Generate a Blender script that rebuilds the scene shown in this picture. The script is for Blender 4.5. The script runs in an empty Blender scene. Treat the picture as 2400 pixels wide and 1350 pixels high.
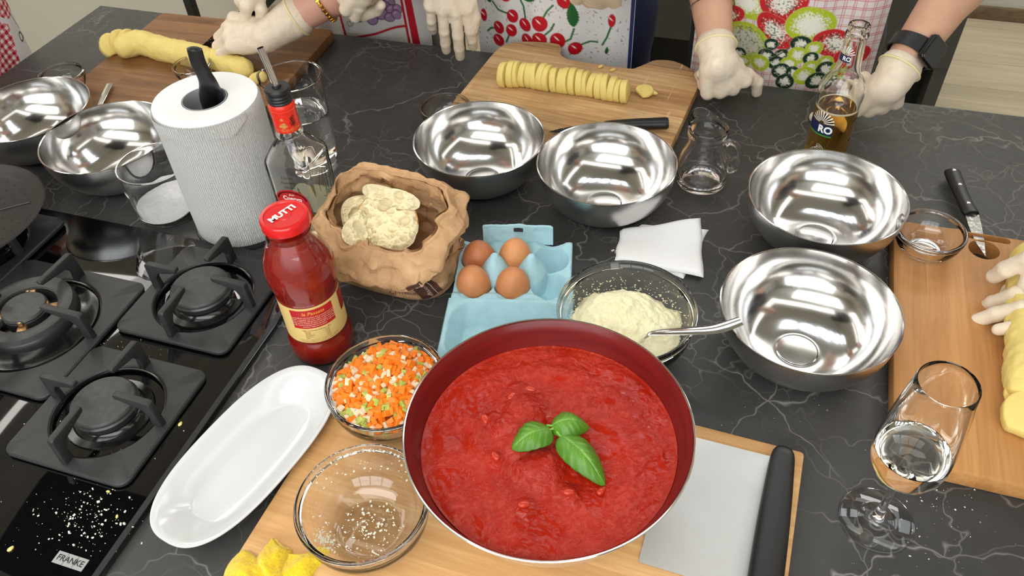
import bpy, bmesh, math, random
import numpy as np
from mathutils import Vector, Matrix
from mathutils.bvhtree import BVHTree
pi = math.pi
rnd = random.Random(11)
rng = np.random.default_rng(11)
SC = bpy.context.scene
COL = SC.collection

# ---------------------------------------------------------------- camera, light, exposure
TOP = 0.90                     # height of the worktop
CAMZ = 1.67
FPX = 1900.0                   # focal length in pixels of the 2400-wide frame
_d = np.array([120.0, 1905.0, FPX]); _d /= np.linalg.norm(_d)
_up = -_d
_y = np.array([0, 0, 1.0]) - _up * _up[2]; _y /= np.linalg.norm(_y)
_x = np.cross(_y, _up)
RW = np.array([_x, _y, _up])   # world axes seen from the camera (x right, y down, z forward)
cam_data = bpy.data.cameras.new('camera')
cam_data.sensor_width = 36.0
cam_data.lens = 36.0 * FPX / 2400.0
cam_data.clip_start = 0.02
cam = bpy.data.objects.new('camera', cam_data); COL.objects.link(cam)
_r, _u, _b = RW @ np.array([1, 0, 0]), RW @ np.array([0, -1, 0]), RW @ np.array([0, 0, -1])
cam.matrix_world = Matrix(((_r[0], _u[0], _b[0], 0), (_r[1], _u[1], _b[1], 0), (_r[2], _u[2], _b[2], CAMZ), (0, 0, 0, 1)))
SC.camera = cam
SC.view_settings.view_transform = 'Standard'
SC.view_settings.look = 'None'
SC.view_settings.exposure = -0.18
SC.view_settings.gamma = 1.0
SC.view_settings.use_curve_mapping = False
SC.cycles.max_bounces = 12
SC.cycles.transmission_bounces = 12
SC.cycles.transparent_max_bounces = 12
SC.cycles.diffuse_bounces = 4
SC.cycles.glossy_bounces = 6
SC.cycles.sample_clamp_indirect = 6.0
world = bpy.data.worlds.new('world'); SC.world = world
world.use_nodes = True
world.node_tree.nodes['Background'].inputs[0].default_value = (1.0, 0.95, 0.86, 1)
world.node_tree.nodes['Background'].inputs[1].default_value = 0.05
LAMP = 3.1                     # radiance of the luminous ceiling bands

def at(px, py, h=0.0):
    """world point at height h above the worktop seen at a place of the photograph"""
    d = RW @ np.array([(px - 1200) / FPX, (py - 675) / FPX, 1.0])
    t = (TOP + h - CAMZ) / d[2]
    return Vector((d[0] * t, d[1] * t, TOP + h))

ANG = math.radians(-20.3)
UV0 = Vector((-0.856, 1.725, 0))
UX = Vector((math.cos(ANG), math.sin(ANG), 0))      # along the island
VX = Vector((math.sin(ANG), -math.cos(ANG), 0))     # across it, towards the camera
def isl(u, v, z=TOP):
    p = UV0 + UX * u + VX * v
    return Vector((p.x, p.y, z))

# ---------------------------------------------------------------- helpers: colour, material
def lin(c):
    c = c / 255.0
    return c / 12.92 if c <= 0.04045 else ((c + 0.055) / 1.055) ** 2.4
def C(r, g, b): return (lin(r), lin(g), lin(b), 1.0)
def CN(r, g, b): return np.array(C(r, g, b)[:3])

class Sh:
    def __init__(s, name):
        s.m = bpy.data.materials.new(name); s.m.use_nodes = True
        s.t = s.m.node_tree; s.b = s.t.nodes['Principled BSDF']
        s._tc = None
    def n(s, typ, props=None, **ins):
        nd = s.t.nodes.new('ShaderNode' + typ)
        for k, v in (props or {}).items(): setattr(nd, k, v)
        for k, v in ins.items():
            key = int(k[1:]) if k[0] == '_' else k.replace('_', ' ')
            s.put(nd.inputs[key], v)
        return nd
    def put(s, sock, v):
        if isinstance(v, bpy.types.NodeSocket): s.t.links.new(v, sock)
        else: sock.default_value = v
    def oc(s):
        if s._tc is None: s._tc = s.n('TexCoord').outputs['Object']
        return s._tc
    def map(s, sc=(1, 1, 1), loc=(0, 0, 0), rot=(0, 0, 0), vec=None):
        return s.n('Mapping', Vector=vec or s.oc(), Location=loc, Rotation=rot, Scale=sc).outputs[0]
    def noise(s, scale=5, detail=3, rough=.55, vec=None, dist=0.0):
        return s.n('TexNoise', Vector=vec or s.oc(), Scale=scale, Detail=detail, Roughness=rough, Distortion=dist).outputs[0]
    def vor(s, scale=5, feat='F1', vec=None, out='Distance', rand=1.0):
        return s.n('TexVoronoi', {'feature': feat}, Vector=vec or s.oc(), Scale=scale, Randomness=rand).outputs[out]
    def ramp(s, fac, stops, interp='LINEAR'):
        nd = s.n('ValToRGB', Fac=fac); cr = nd.color_ramp; cr.interpolation = interp
        while len(cr.elements) < len(stops): cr.elements.new(0.5)
        for e, (p, c) in zip(cr.elements, stops):
            e.position = p; e.color = c if hasattr(c, '__len__') else (c, c, c, 1)
        return nd.outputs[0]
    def mix(s, fac, a, b, mode='MIX'):
        nd = s.n('Mix', {'data_type': 'RGBA', 'blend_type': mode}); s.put(nd.inputs[0], fac); s.put(nd.inputs[6], a); s.put(nd.inputs[7], b)
        return nd.outputs[2]
    def math(s, op, a, b=0.0, clamp=False):
        nd = s.n('Math', {'operation': op, 'use_clamp': clamp}); s.put(nd.inputs[0], a); s.put(nd.inputs[1], b)
        return nd.outputs[0]
    def bump(s, h, strength=.3, dist=.002):
        o = s.n('Bump', Height=h, Strength=strength, Distance=dist).outputs[0]
        s.put(s.b.inputs['Normal'], o); return o
    def set(s, **k):
        for a, v in k.items(): s.put(s.b.inputs[a.replace('_', ' ')], v)
        return s

def plain(name, col, rough=.5, metal=0.0, var=0.0, vscale=30, bump=0.0, bscale=200, bdist=.001, spec=.5, sss=0.0, **kw):
    s = Sh(name); c = col
    if var:
        f = s.noise(vscale, 4)
        lo = tuple(max(0, x * (1 - var)) for x in col[:3]) + (1,); hi = tuple(min(1, x * (1 + var)) for x in col[:3]) + (1,)
        c = s.ramp(f, [(.3, lo), (.7, hi)])
    s.set(Base_Color=c, Roughness=rough, Metallic=metal, Specular_IOR_Level=spec)
    if sss: s.set(Subsurface_Weight=sss, Subsurface_Radius=(.01, .005, .003), Subsurface_Scale=.3)
    if bump: s.bump(s.noise(bscale, 3), bump, bdist)
    for k, v in kw.items(): s.set(**{k: v})
    return s.m

def painted(name, rough=.6, bump=0.0, bscale=400, bdist=.0006, spec=.4, sss=0.0, **kw):
    s = Sh(name)
    a = s.n('Attribute', {'attribute_name': 'Col'}).outputs[0]
    s.set(Base_Color=a, Roughness=rough, Specular_IOR_Level=spec, Subsurface_Weight=sss)
    if sss: s.set(Subsurface_Radius=(.01, .006, .003), Subsurface_Scale=.3)
    if bump: s.bump(s.noise(bscale, 3), bump, bdist)
    for k, v in kw.items(): s.set(**{k: v})
    return s.m

def glass(name, col=(1, 1, 1, 1), ior=1.46, rough=0.0, spec=.5):
    s = Sh(name)
    s.set(Base_Color=col, Roughness=rough, IOR=ior, Transmission_Weight=1.0, Specular_IOR_Level=spec)
    return s.m

# ---------------------------------------------------------------- helpers: geometry
class G:
    """verts, faces, material index and colour of one mesh"""
    def __init__(s): s.v = []; s.f = []; s.mi = []; s.c = None
    def add(s, v, f, mi=0, M=None):
        o = len(s.v)
        if M is not None: v = [tuple(M @ Vector(p)) for p in v]
        s.v.extend([tuple(p) for p in v]); s.f.extend([tuple(i + o for i in q) for q in f])
        s.mi.extend([mi] * len(f)); return s
    def lathe(s, prof, n=48, mi=0, M=None, rad=None, closed=False):
        v = []; f = []; rows = []
        for r, z in prof:
            if r < 1e-6: rows.append([len(v)]); v.append((0, 0, z))
            else:
                rows.append(list(range(len(v), len(v) + n)))
                for i in range(n):
                    a = 2 * pi * i / n; k = rad(a, z) if rad else 1.0
                    v.append((r * k * math.cos(a), r * k * math.sin(a), z))
        pairs = list(zip(rows, rows[1:]))
        if closed: pairs.append((rows[-1], rows[0]))
        for A, B in pairs:
            for i in range(n):
                j = (i + 1) % n
                if len(A) == 1 and len(B) == 1: continue
                if len(A) == 1: f.append((A[0], B[j], B[i]))
                elif len(B) == 1: f.append((A[i], A[j], B[0]))
                else: f.append((A[i], A[j], B[j], B[i]))
        return s.add(v, f, mi, M)
    def tube(s, path, r, n=10, mi=0, cap=True, M=None, flat=1.0, up=None):
        P = [Vector(p) for p in path]; m = len(P)
        R = r if hasattr(r, '__len__') else [r] * m
        v = []; f = []; prev = None
        for i, p in enumerate(P):
            t = (P[min(i + 1, m - 1)] - P[max(i - 1, 0)]).normalized()
            if prev is None:
                ref = Vector(up) if up else (Vector((0, 0, 1)) if abs(t.z) < .9 else Vector((1, 0, 0)))
                a = t.cross(ref).normalized()
            else:
                a = (prev - t * prev.dot(t)).normalized()
            prev = a; b = t.cross(a)
            for k in range(n):
                q = 2 * pi * k / n
                v.append(tuple(p + a * (R[i] * math.cos(q)) + b * (R[i] * flat * math.sin(q))))
        for i in range(m - 1):
            for k in range(n):
                k2 = (k + 1) % n
                f.append((i * n + k, i * n + k2, (i + 1) * n + k2, (i + 1) * n + k))
        if cap: f.append(tuple(range(n))[::-1]); f.append(tuple(range((m - 1) * n, m * n)))
        return s.add(v, f, mi, M)
    def box(s, a, b, mi=0, M=None):
        x0, y0, z0 = a; x1, y1, z1 = b
        v = [(x0, y0, z0), (x1, y0, z0), (x1, y1, z0), (x0, y1, z0), (x0, y0, z1), (x1, y0, z1), (x1, y1, z1), (x0, y1, z1)]
        f = [(3, 2, 1, 0), (4, 5, 6, 7), (0, 1, 5, 4), (1, 2, 6, 5), (2, 3, 7, 6), (3, 0, 4, 7)]
        return s.add(v, f, mi, M)
    def ell(s, c, r, n=16, mi=0, M=None):
        prof = [(math.sin(pi * i / (n // 2)), -math.cos(pi * i / (n // 2))) for i in range(n // 2 + 1)]
        prof[0] = (0, -1); prof[-1] = (0, 1)
        K = Matrix.Translation(c) @ Matrix.Diagonal((r[0], r[1], r[2], 1))
        return s.lathe(prof, n, mi, (M @ K) if M is not None else K)
    def prism(s, poly, z0, z1, mi=0, M=None):
        n = len(poly)
        ar = sum(poly[i][0] * poly[(i + 1) % n][1] - poly[(i + 1) % n][0] * poly[i][1] for i in range(n))
        if ar < 0: poly = poly[::-1]
        v = [(x, y, z0) for x, y in poly] + [(x, y, z1) for x, y in poly]
        f = [tuple(range(n))[::-1], tuple(range(n, 2 * n))] + [(i, (i + 1) % n, n + (i + 1) % n, n + i) for i in range(n)]
        return s.add(v, f, mi, M)
    def grid(s, fn, nu, nv, mi=0, M=None, wrap=False):
        v = [fn(i / (nu if wrap else nu - 1), j / (nv - 1)) for j in range(nv) for i in range(nu)]
        f = []
        for j in range(nv - 1):
            for i in range(nu if wrap else nu - 1):
                i2 = (i + 1) % nu
                f.append((j * nu + i, j * nu + i2, (j + 1) * nu + i2, (j + 1) * nu + i))
        return s.add(v, f, mi, M)
    def bevel(s, w, seg=2, ang=40):
        bm = bmesh.new(); vs = [bm.verts.new(p) for p in s.v]
        for q, m in zip(s.f, s.mi):
            try: bm.faces.new([vs[i] for i in q]).material_index = m
            except ValueError: pass
        bmesh.ops.recalc_face_normals(bm, faces=bm.faces)
        ed = [e for e in bm.edges if len(e.link_faces) == 2 and e.calc_face_angle(0) > math.radians(ang)]
        bmesh.ops.bevel(bm, geom=ed, offset=w, segments=seg, affect='EDGES', profile=.5, clamp_overlap=True)
        bm.verts.ensure_lookup_table(); bm.verts.index_update()
        s.v = [tuple(v.co) for v in bm.verts]; s.f = [tuple(v.index for v in q.verts) for q in bm.faces]; s.mi = [q.material_index for q in bm.faces]
        bm.free(); return s

def islands(g):
    par = list(range(len(g.v)))
    def fd(a):
        while par[a] != a: par[a] = par[par[a]]; a = par[a]
        return a
    for q in g.f:
        for b in q[1:]: par[fd(b)] = fd(q[0])
    out = {}
    for q in g.f: out.setdefault(fd(q[0]), []).append(q)
    res = []
    for fs in out.values():
        ids = sorted({i for q in fs for i in q}); m = {i: k for k, i in enumerate(ids)}; h = G()
        h.v = [g.v[i] for i in ids]; h.f = [tuple(m[i] for i in q) for q in fs]; h.mi = [0] * len(h.f); res.append(h)
    return res
def mesh_data(name, g, mats, sharp=40, smooth=True):
    me = bpy.data.meshes.new(name)
    me.from_pydata(g.v, [], g.f)
    for m in (mats if isinstance(mats, (list, tuple)) else [mats]): me.materials.append(m)
    if any(g.mi): me.polygons.foreach_set('material_index', g.mi)
    if smooth:
        me.polygons.foreach_set('use_smooth', [True] * len(me.polygons))
        me.update()
        if sharp: me.set_sharp_from_angle(angle=math.radians(sharp))
    if g.c is not None:
        ca = me.color_attributes.new('Col', 'FLOAT_COLOR', 'POINT')
        arr = np.ones((len(g.v), 4), np.float32); arr[:, :3] = g.c
        ca.data.foreach_set('color', arr.ravel())
    me.update()
    return me

def obj(name, g, mats, parent=None, loc=None, rz=0.0, sharp=40, smooth=True, kind=None, label=None):
    me = g if isinstance(g, bpy.types.Mesh) else mesh_data(name, g, mats, sharp, smooth)
    o = bpy.data.objects.new(name, me); COL.objects.link(o)
    if parent is not None: o.parent = parent
    if loc is not None: o.location = loc
    if rz: o.rotation_euler = (0, 0, rz)
    if kind: o['kind'] = kind
    if label: o['label'] = label
    return o
def tag(o, label, cat, group=None):
    o['label'] = label; o['category'] = cat
    if group: o['group'] = group
    return o
def thing(name, label, cat, loc=(0, 0, 0), rz=0.0, group=None):
    o = bpy.data.objects.new(name, None); COL.objects.link(o)
    o.empty_display_size = .02
    o.location = loc; o.rotation_euler = (0, 0, rz)
    return tag(o, label, cat, group)
def dup(o, loc=None, rz=None, label=None, parent=None):
    c = o.copy(); COL.objects.link(c)
    if parent is not None: c.parent = parent
    if loc is not None: c.location = loc
    if rz is not None: c.rotation_euler = (0, 0, rz)
    if label: c['label'] = label
    for ch in list(o.children): dup(ch, parent=c)
    return c
def rotm(axis, a): return Matrix.Rotation(a, 4, axis)
def tr(x, y=0, z=0): return Matrix.Translation((x, y, z)) if not hasattr(x, '__len__') else Matrix.Translation(x)
def frame(o, x, y, z):
    x, y, z = Vector(x), Vector(y), Vector(z)
    return Matrix(((x.x, y.x, z.x, o[0]), (x.y, y.y, z.y, o[1]), (x.z, y.z, z.z, o[2]), (0, 0, 0, 1)))

def rrect(x0, y0, x1, y1, r, n=5):
    p = []
    for cx, cy, a0 in ((x1 - r, y1 - r, 0), (x0 + r, y1 - r, 90), (x0 + r, y0 + r, 180), (x1 - r, y0 + r, 270)):
        for i in range(n + 1):
            a = math.radians(a0 + 90 * i / n); p.append((cx + r * math.cos(a), cy + r * math.sin(a)))
    return p
def spline(pts, n=8, closed=False):
    P = [Vector(p) for p in pts]; m = len(P); out = []
    for i in range(m if closed else m - 1):
        if closed: a, b, c, d = P[i - 1], P[i], P[(i + 1) % m], P[(i + 2) % m]
        else: a, b, c, d = P[max(i - 1, 0)], P[i], P[i + 1], P[min(i + 2, m - 1)]
        for k in range(n):
            t = k / n
            out.append(.5 * ((2 * b) + (c - a) * t + (2 * a - 5 * b + 4 * c - d) * t * t + (3 * b - a - 3 * c + d) * t ** 3))
    if not closed: out.append(P[-1])
    return out

# text as flat triangles: (verts2d, faces)
_txt = {}
def text2d(s, size, bold=0.0, shear=0.0, align='CENTER', space=1.0):
    cu = bpy.data.curves.new('lettering', 'FONT'); cu.body = s; cu.size = size; cu.offset = bold * size; cu.shear = shear
    cu.align_x = align; cu.align_y = 'CENTER'; cu.resolution_u = 3; cu.space_character = space
    o = bpy.data.objects.new('lettering', cu); COL.objects.link(o)
    dg = bpy.context.evaluated_depsgraph_get()
    me = o.evaluated_get(dg).to_mesh()
    v = [(p.co.x, p.co.y) for p in me.vertices]; f = [tuple(q.vertices) for q in me.polygons]
    o.evaluated_get(dg).to_mesh_clear()
    bpy.data.objects.remove(o); bpy.data.curves.remove(cu)
    return v, f
def subdiv2d(v, f, maxlen):
    bm = bmesh.new(); vs = [bm.verts.new((p[0], p[1], 0)) for p in v]
    for q in f:
        try: bm.faces.new([vs[i] for i in q])
        except ValueError: pass
    for _ in range(4):
        ed = [e for e in bm.edges if e.calc_length() > maxlen]
        if not ed: break
        bmesh.ops.subdivide_edges(bm, edges=ed, cuts=1, use_grid_fill=True)
    bmesh.ops.triangulate(bm, faces=bm.faces)
    bm.verts.index_update(); v = [(x.co.x, x.co.y) for x in bm.verts]; f = [tuple(x.index for x in q.verts) for q in bm.faces]
    bm.free(); return v, f
def cyl_decal(g, vf, r, z0, a0, off=.0004, mi=0, maxlen=.006):
    """wrap flat print on a cylinder (r may be a function of z); x runs around, y up"""
    v, f = subdiv2d(*vf, maxlen)
    R = r if callable(r) else (lambda z: r)
    out = []
    for x, y in v:
        rr = R(z0 + y) + off; a = a0 + x / rr
        out.append((rr * math.cos(a), rr * math.sin(a), z0 + y))
    return g.add(out, f, mi)
def flat_decal(g, vf, M, mi=0): return g.add([(x, y, 0) for x, y in vf[0]], vf[1], mi, M)
def drape(g, vf, tree, c, right, up, nrm, off=.0006, mi=0, maxlen=.006, reach=.08):
    v, f = subdiv2d(*vf, maxlen); out = []; c, right, up, nrm = Vector(c), Vector(right), Vector(up), Vector(nrm)
    for x, y in v:
        p = c + right * x + up * y
        h = tree.ray_cast(p + nrm * reach, -nrm, reach * 2)
        out.append(tuple((h[0] if h[0] is not None else p) + nrm * off))
    return g.add(out, f, mi)
def disc2d(r, n=24, cx=0, cy=0, ry=None): return [(cx + r * math.cos(2 * pi * i / n), cy + (ry or r) * math.sin(2 * pi * i / n)) for i in range(n)], [tuple(range(n))]
def ring2d(r0, r1, n=32):
    v = [(r * math.cos(2 * pi * i / n), r * math.sin(2 * pi * i / n)) for r in (r0, r1) for i in range(n)]
    return v, [(i, (i + 1) % n, n + (i + 1) % n, n + i) for i in range(n)]
def rect2d(x0, y0, x1, y1): return [(x0, y0), (x1, y0), (x1, y1), (x0, y1)], [(0, 1, 2, 3)]

# value noise for geometry
_perm = rng.random((64, 64, 64)).astype(np.float64)
def vnoise(P, scale=1.0):
    P = np.asarray(P, float) * scale
    i = np.floor(P).astype(int); t = P - i; t = t * t * (3 - 2 * t); i %= 64; j = (i + 1) % 64
    o = 0
    for a in (0, 1):
        for b in (0, 1):
            for c in (0, 1):
                w = (t[..., 0] if a else 1 - t[..., 0]) * (t[..., 1] if b else 1 - t[..., 1]) * (t[..., 2] if c else 1 - t[..., 2])
                o = o + w * _perm[(j if a else i)[..., 0], (j if b else i)[..., 1], (j if c else i)[..., 2]]
    return o * 2 - 1
def fbm(P, scale, oct=3): return sum(vnoise(np.asarray(P) + 7.3 * k, scale * 2 ** k) / 2 ** k for k in range(oct))

def worley(P, cell, seed):
    r_ = np.random.default_rng(seed); lo, hi = P.min(0) - cell, P.max(0) + cell
    n = max(8, min(900, int(np.prod((hi - lo) / cell)))); Q = lo + r_.random((n, 3)) * (hi - lo)
    o1 = np.empty(len(P)); o2 = np.empty(len(P))
    for a in range(0, len(P), 4000):
        d = np.linalg.norm(P[a:a + 4000, None] - Q[None], axis=-1); d.partition(1, axis=1); o1[a:a + 4000] = d[:, 0]; o2[a:a + 4000] = d[:, 1]
    return o1, o2
def facets(P, cell, seed, tilt):
    r_ = np.random.default_rng(seed); lo, hi = P.min(0) - cell, P.max(0) + cell
    n = max(8, min(1200, int(np.prod((hi - lo) / cell)))); Q = lo + r_.random((n, 3)) * (hi - lo); T = r_.normal(0, tilt, (n, 3)); o = np.empty(len(P))
    for a in range(0, len(P), 4000):
        p = P[a:a + 4000]; d = np.linalg.norm(p[:, None] - Q[None], axis=-1); i = np.argpartition(d, 4, axis=1)[:, :4]
        dd = np.take_along_axis(d, i, 1); w = np.exp(-(dd - dd.min(1, keepdims=True)) * 14 / cell); w /= w.sum(1, keepdims=True)
        o[a:a + 4000] = (w * ((p[:, None] - Q[i]) * T[i]).sum(-1)).sum(1)
    return o
# smooth-union bodies -> one continuous mesh (surface nets)
def sd_prim(q, P):
    if q[0] == 'c':
        _, a, b, r0, r1 = q[:5]; a = np.array(a, float); b = np.array(b, float); ab = b - a
        t = np.clip(((P - a) @ ab) / max(ab @ ab, 1e-12), 0, 1)
        return np.linalg.norm(P - a - t[..., None] * ab, axis=-1) - (r0 + (r1 - r0) * t)
    _, c, r, R = q[:4]; r = np.array(r, float)
    L = (P - np.array(c, float)) @ np.array(R, float).T if R is not None else P - np.array(c, float)
    k0 = np.linalg.norm(L / r, axis=-1); k1 = np.linalg.norm(L / (r * r), axis=-1)
    return k0 * (k0 - 1) / np.maximum(k1, 1e-9)
def smin(a, b, k):
    h = np.clip(.5 + .5 * (a - b) / k, 0, 1)
    return a + (b - a) * h - k * h * (1 - h)
def sd_all(prims, P, k):
    o = None
    for q in prims:
        d = sd_prim(q, P); o = d if o is None else smin(o, d, q[5] if len(q) > 5 else k)
    return o
def q_box(q):
    if q[0] == 'c':
        a, b = np.array(q[1], float), np.array(q[2], float); r = max(q[3], q[4])
    else: a = b = np.array(q[1], float); r = max(q[2])
    return np.minimum(a, b) - r, np.maximum(a, b) + r
def blob(prims, k, vox, disp=None):
    prims = [tuple(q) + ((None,) if q[0] == 'e' and len(q) == 3 else ()) for q in prims]
    bx = [q_box(q) for q in prims]
    lo = np.min([b[0] for b in bx], 0) - 3 * vox - k * .3; hi = np.max([b[1] for b in bx], 0) + 3 * vox + k * .3
    n = np.ceil((hi - lo) / vox).astype(int) + 1
    F = np.full(n, 1e3); ax = [lo[i] + vox * np.arange(n[i]) for i in range(3)]
    for q, (a, b) in zip(prims, bx):
        m = k * 1.5 + 3 * vox
        i0 = np.maximum(((a - m - lo) / vox).astype(int), 0); i1 = np.minimum(((b + m - lo) / vox).astype(int) + 2, n)
        sl = tuple(slice(i0[d], i1[d]) for d in range(3))
        P = np.stack(np.meshgrid(*[ax[d][sl[d]] for d in range(3)], indexing='ij'), -1)
        F[sl] = smin(F[sl], sd_prim(q, P), q[5] if len(q) > 5 else k)
    S = F < 0
    off = [(a, b, c) for a in (0, 1) for b in (0, 1) for c in (0, 1)]
    cnt = sum(S[a:n[0] - 1 + a, b:n[1] - 1 + b, c:n[2] - 1 + c].astype(np.int8) for a, b, c in off)
    cell = np.argwhere((cnt > 0) & (cnt < 8))
    idm = np.full(n - 1, -1); idm[tuple(cell.T)] = np.arange(len(cell))
    acc = np.zeros((len(cell), 3)); num = np.zeros(len(cell))
    for a in off:
        for d in range(3):
            if a[d]: continue
            b = list(a); b[d] = 1
            f0 = F[tuple((cell + a).T)]; f1 = F[tuple((cell + b).T)]
            x = (f0 < 0) != (f1 < 0)
            t = np.where(x, f0 / np.where(x, f0 - f1, 1), 0)
            p = cell + np.array(a) + t[:, None] * (np.array(b) - np.array(a))
            acc += np.where(x[:, None], p, 0); num += x
    V = lo + vox * acc / num[:, None]
    faces = []
    for d in range(3):
        e, g = [(1, 2), (2, 0), (0, 1)][d]
        s0 = S[tuple(slice(0, n[i] - 1) if i == d else slice(1, n[i] - 1) for i in range(3))]
        s1 = S[tuple(slice(1, n[i]) if i == d else slice(1, n[i] - 1) for i in range(3))]
        E = np.argwhere(s0 != s1); flip = s0[tuple(E.T)]
        E = E + np.array([0 if i == d else 1 for i in range(3)])
        def cid(de, dg):
            w = E.copy(); w[:, e] -= de; w[:, g] -= dg; return idm[tuple(w.T)]
        Q = np.stack([cid(1, 1), cid(0, 1), cid(0, 0), cid(1, 0)], 1)
        Q[~flip] = Q[~flip][:, ::-1]; faces.append(Q)
    Q = np.concatenate(faces)
    for _ in range(2):
        h = vox * .3; f0 = sd_all(prims, V, k)
        gr = np.stack([sd_all(prims, V + np.eye(3)[i] * h, k) - sd_all(prims, V - np.eye(3)[i] * h, k) for i in range(3)], -1)
        gr /= np.maximum(np.linalg.norm(gr, axis=1, keepdims=True), 1e-9)
        V = V - gr * np.clip(f0, -vox, vox)[:, None]
    if disp is not None: V = V + gr * disp(V)[:, None]
    g = G(); g.v = [tuple(p) for p in V]; g.f = [tuple(int(i) for i in q) for q in Q]; g.mi = [0] * len(Q)
    return g
# ---------------------------------------------------------------- materials
def m_stone():
    s = Sh('dark_marbled_laminate')
    w = s.noise(3.0, 4)
    wv = s.n('VectorMath', {'operation': 'ADD'}, _0=s.oc(), _1=s.n('VectorMath', {'operation': 'SCALE'}, _0=s.n('TexNoise', Vector=s.oc(), Scale=5.0, Detail=4.0, Roughness=.65).outputs[1], Scale=.16).outputs[0]).outputs[0]
    e1 = s.n('TexVoronoi', {'feature': 'DISTANCE_TO_EDGE'}, Vector=wv, Scale=5.5).outputs[0]
    e2 = s.n('TexVoronoi', {'feature': 'DISTANCE_TO_EDGE'}, Vector=wv, Scale=15.0).outputs[0]
    v1 = s.math('MULTIPLY', s.ramp(e1, [(0, 1.0), (.0035, .4), (.011, 0.0)]), s.ramp(s.noise(6, 3), [(.34, 0.0), (.52, 1.0)]))
    v2 = s.math('MULTIPLY', s.ramp(e2, [(0, .8), (.008, .3), (.020, 0.0)]), s.ramp(s.noise(4.3, 4), [(.40, 0.0), (.6, .9)]))
    v = s.math('MAXIMUM', v1, v2)
    cl = s.ramp(s.noise(5, 6, .7), [(.3, C(50, 50, 49)), (.62, C(64, 63, 62)), (.8, C(74, 73, 71))])
    c = s.mix(s.math('MULTIPLY', v, .95), cl, C(132, 130, 126))
    s.set(Base_Color=c, Roughness=s.ramp(s.noise(90, 3), [(.3, .40), (.7, .5)]), Specular_IOR_Level=.42)
    s.bump(s.noise(260, 3), .12, .0006)
    return s.m
def m_wood(name, dark, mid, light, scale=1.0, rough=.5, axis=0, knots=False, scratches=False, streak=1.0, vary=1.0):
    s = Sh(name)
    rndv = s.n('ObjectInfo').outputs['Random']
    off = s.n('VectorMath', {'operation': 'ADD'}, _0=s.oc(), _1=s.n('CombineXYZ', X=s.math('MULTIPLY', rndv, 7.0), Y=s.math('MULTIPLY', rndv, 13.0), Z=s.math('MULTIPLY', rndv, 3.0)).outputs[0]).outputs[0]
    sc = [14, 14, 14]; sc[axis] = 1.2
    gv = s.map(tuple(x * scale for x in sc), vec=off)
    g1 = s.noise(2.2, 5, .62, gv, .6)
    sc2 = [120, 120, 120]; sc2[axis] = 5
    fine = s.noise(1.6, 3, .6, s.map(tuple(x * scale for x in sc2), vec=off))
    c = s.ramp(g1, [(.28, dark), (.5, mid), (.72, light)])
    c = s.mix(s.math('MULTIPLY', s.ramp(fine, [(.4, 1.0), (.6, 0.0)]), .4 * streak), c, dark)
    tone = s.ramp(rndv, [(0.0, (1 - .3 * vary, 1 - .33 * vary, 1 - .36 * vary, 1)), (.5, (1, 1, 1, 1)), (1.0, (1 + .12 * vary, 1 + .12 * vary, 1 + .12 * vary, 1))])
    c = s.mix(1.0, c, tone, 'MULTIPLY')
    if scratches:
        sv = s.noise(1.0, 2, .5, s.map((160, 8, 8), rot=(0, 0, .5))); sw = s.noise(1.0, 2, .5, s.map((8, 190, 8), rot=(0, 0, .25)))
        k = s.math('MULTIPLY', s.math('MAXIMUM', s.ramp(sv, [(.66, 0.0), (.72, 1.0)]), s.ramp(sw, [(.67, 0.0), (.72, 1.0)])), .55)
        c = s.mix(k, c, light)
        c = s.mix(s.ramp(s.noise(9, 4), [(.55, 0.0), (.75, .45)]), c, dark)
    s.set(Base_Color=c, Roughness=rough, Specular_IOR_Level=.35)
    s.bump(fine, .15, .0005)
    return s.m
def m_steel(name, rough, col=(.78, .77, .75, 1), brushed=True, aniso=0.0):
    s = Sh(name)
    r = s.ramp(s.noise(1.0, 3, .6, s.map((9, 9, 160))), [(.3, rough * .75), (.7, rough * 1.3)]) if brushed else rough
    s.set(Base_Color=col, Metallic=1.0, Roughness=r)
    if brushed: s.bump(s.noise(1.0, 2, .6, s.map((12, 12, 420))), .035, .0004)
    return s.m
M_stone = m_stone()
M_wall = plain('painted_plaster', C(206, 203, 192), .85, bump=.05, bscale=80)
M_ceil = plain('ceiling_paint', C(190, 187, 178), .9)
M_skirt = m_wood('skirting_wood', C(92, 78, 58), C(122, 104, 80), C(140, 120, 95), .6, .5)
M_floor = m_wood('pale_oak_floor', C(168, 156, 132), C(196, 184, 158), C(210, 198, 172), .35, .55, streak=.7, vary=.5)
M_walnut = m_wood('walnut_board', C(100, 66, 36), C(140, 96, 54), C(166, 120, 72), 1.2, .5)
M_oak = m_wood('worn_acacia_board', C(142, 102, 62), C(198, 158, 110), C(220, 190, 144), 1.0, .55, scratches=True, vary=1.3)
M_beech = m_wood('beech_board', C(168, 114, 62), C(190, 136, 80), C(204, 152, 96), 1.1, .5, axis=1, vary=.35)
M_bamboo = m_wood('bamboo_board', C(186, 138, 84), C(206, 160, 106), C(224, 182, 128), 1.3, .5, vary=.4)
M_steel_in = m_steel('polished_steel', .14, (.64, .63, .62, 1), brushed=True)
M_steel_out = m_steel('brushed_steel', .30, (.62, .61, .60, 1), brushed=False)
M_chrome = m_steel('chrome', .12, brushed=False)
M_blackmetal = plain('black_metal', C(20, 20, 20), .45)
M_cab = plain('dark_grey_cabinet', C(74, 73, 70), .55)
M_black = plain('matt_black', C(14, 14, 14), .6)
M_hobglass = plain('black_hob_glass', C(7, 7, 8), .03, spec=1.0)
M_iron = plain('cast_iron', C(44, 44, 44), .52, var=.15, vscale=60, bump=.12, bscale=900, bdist=.0003, spec=.45)
M_enamel = plain('black_enamel', C(18, 18, 18), .16)
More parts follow.
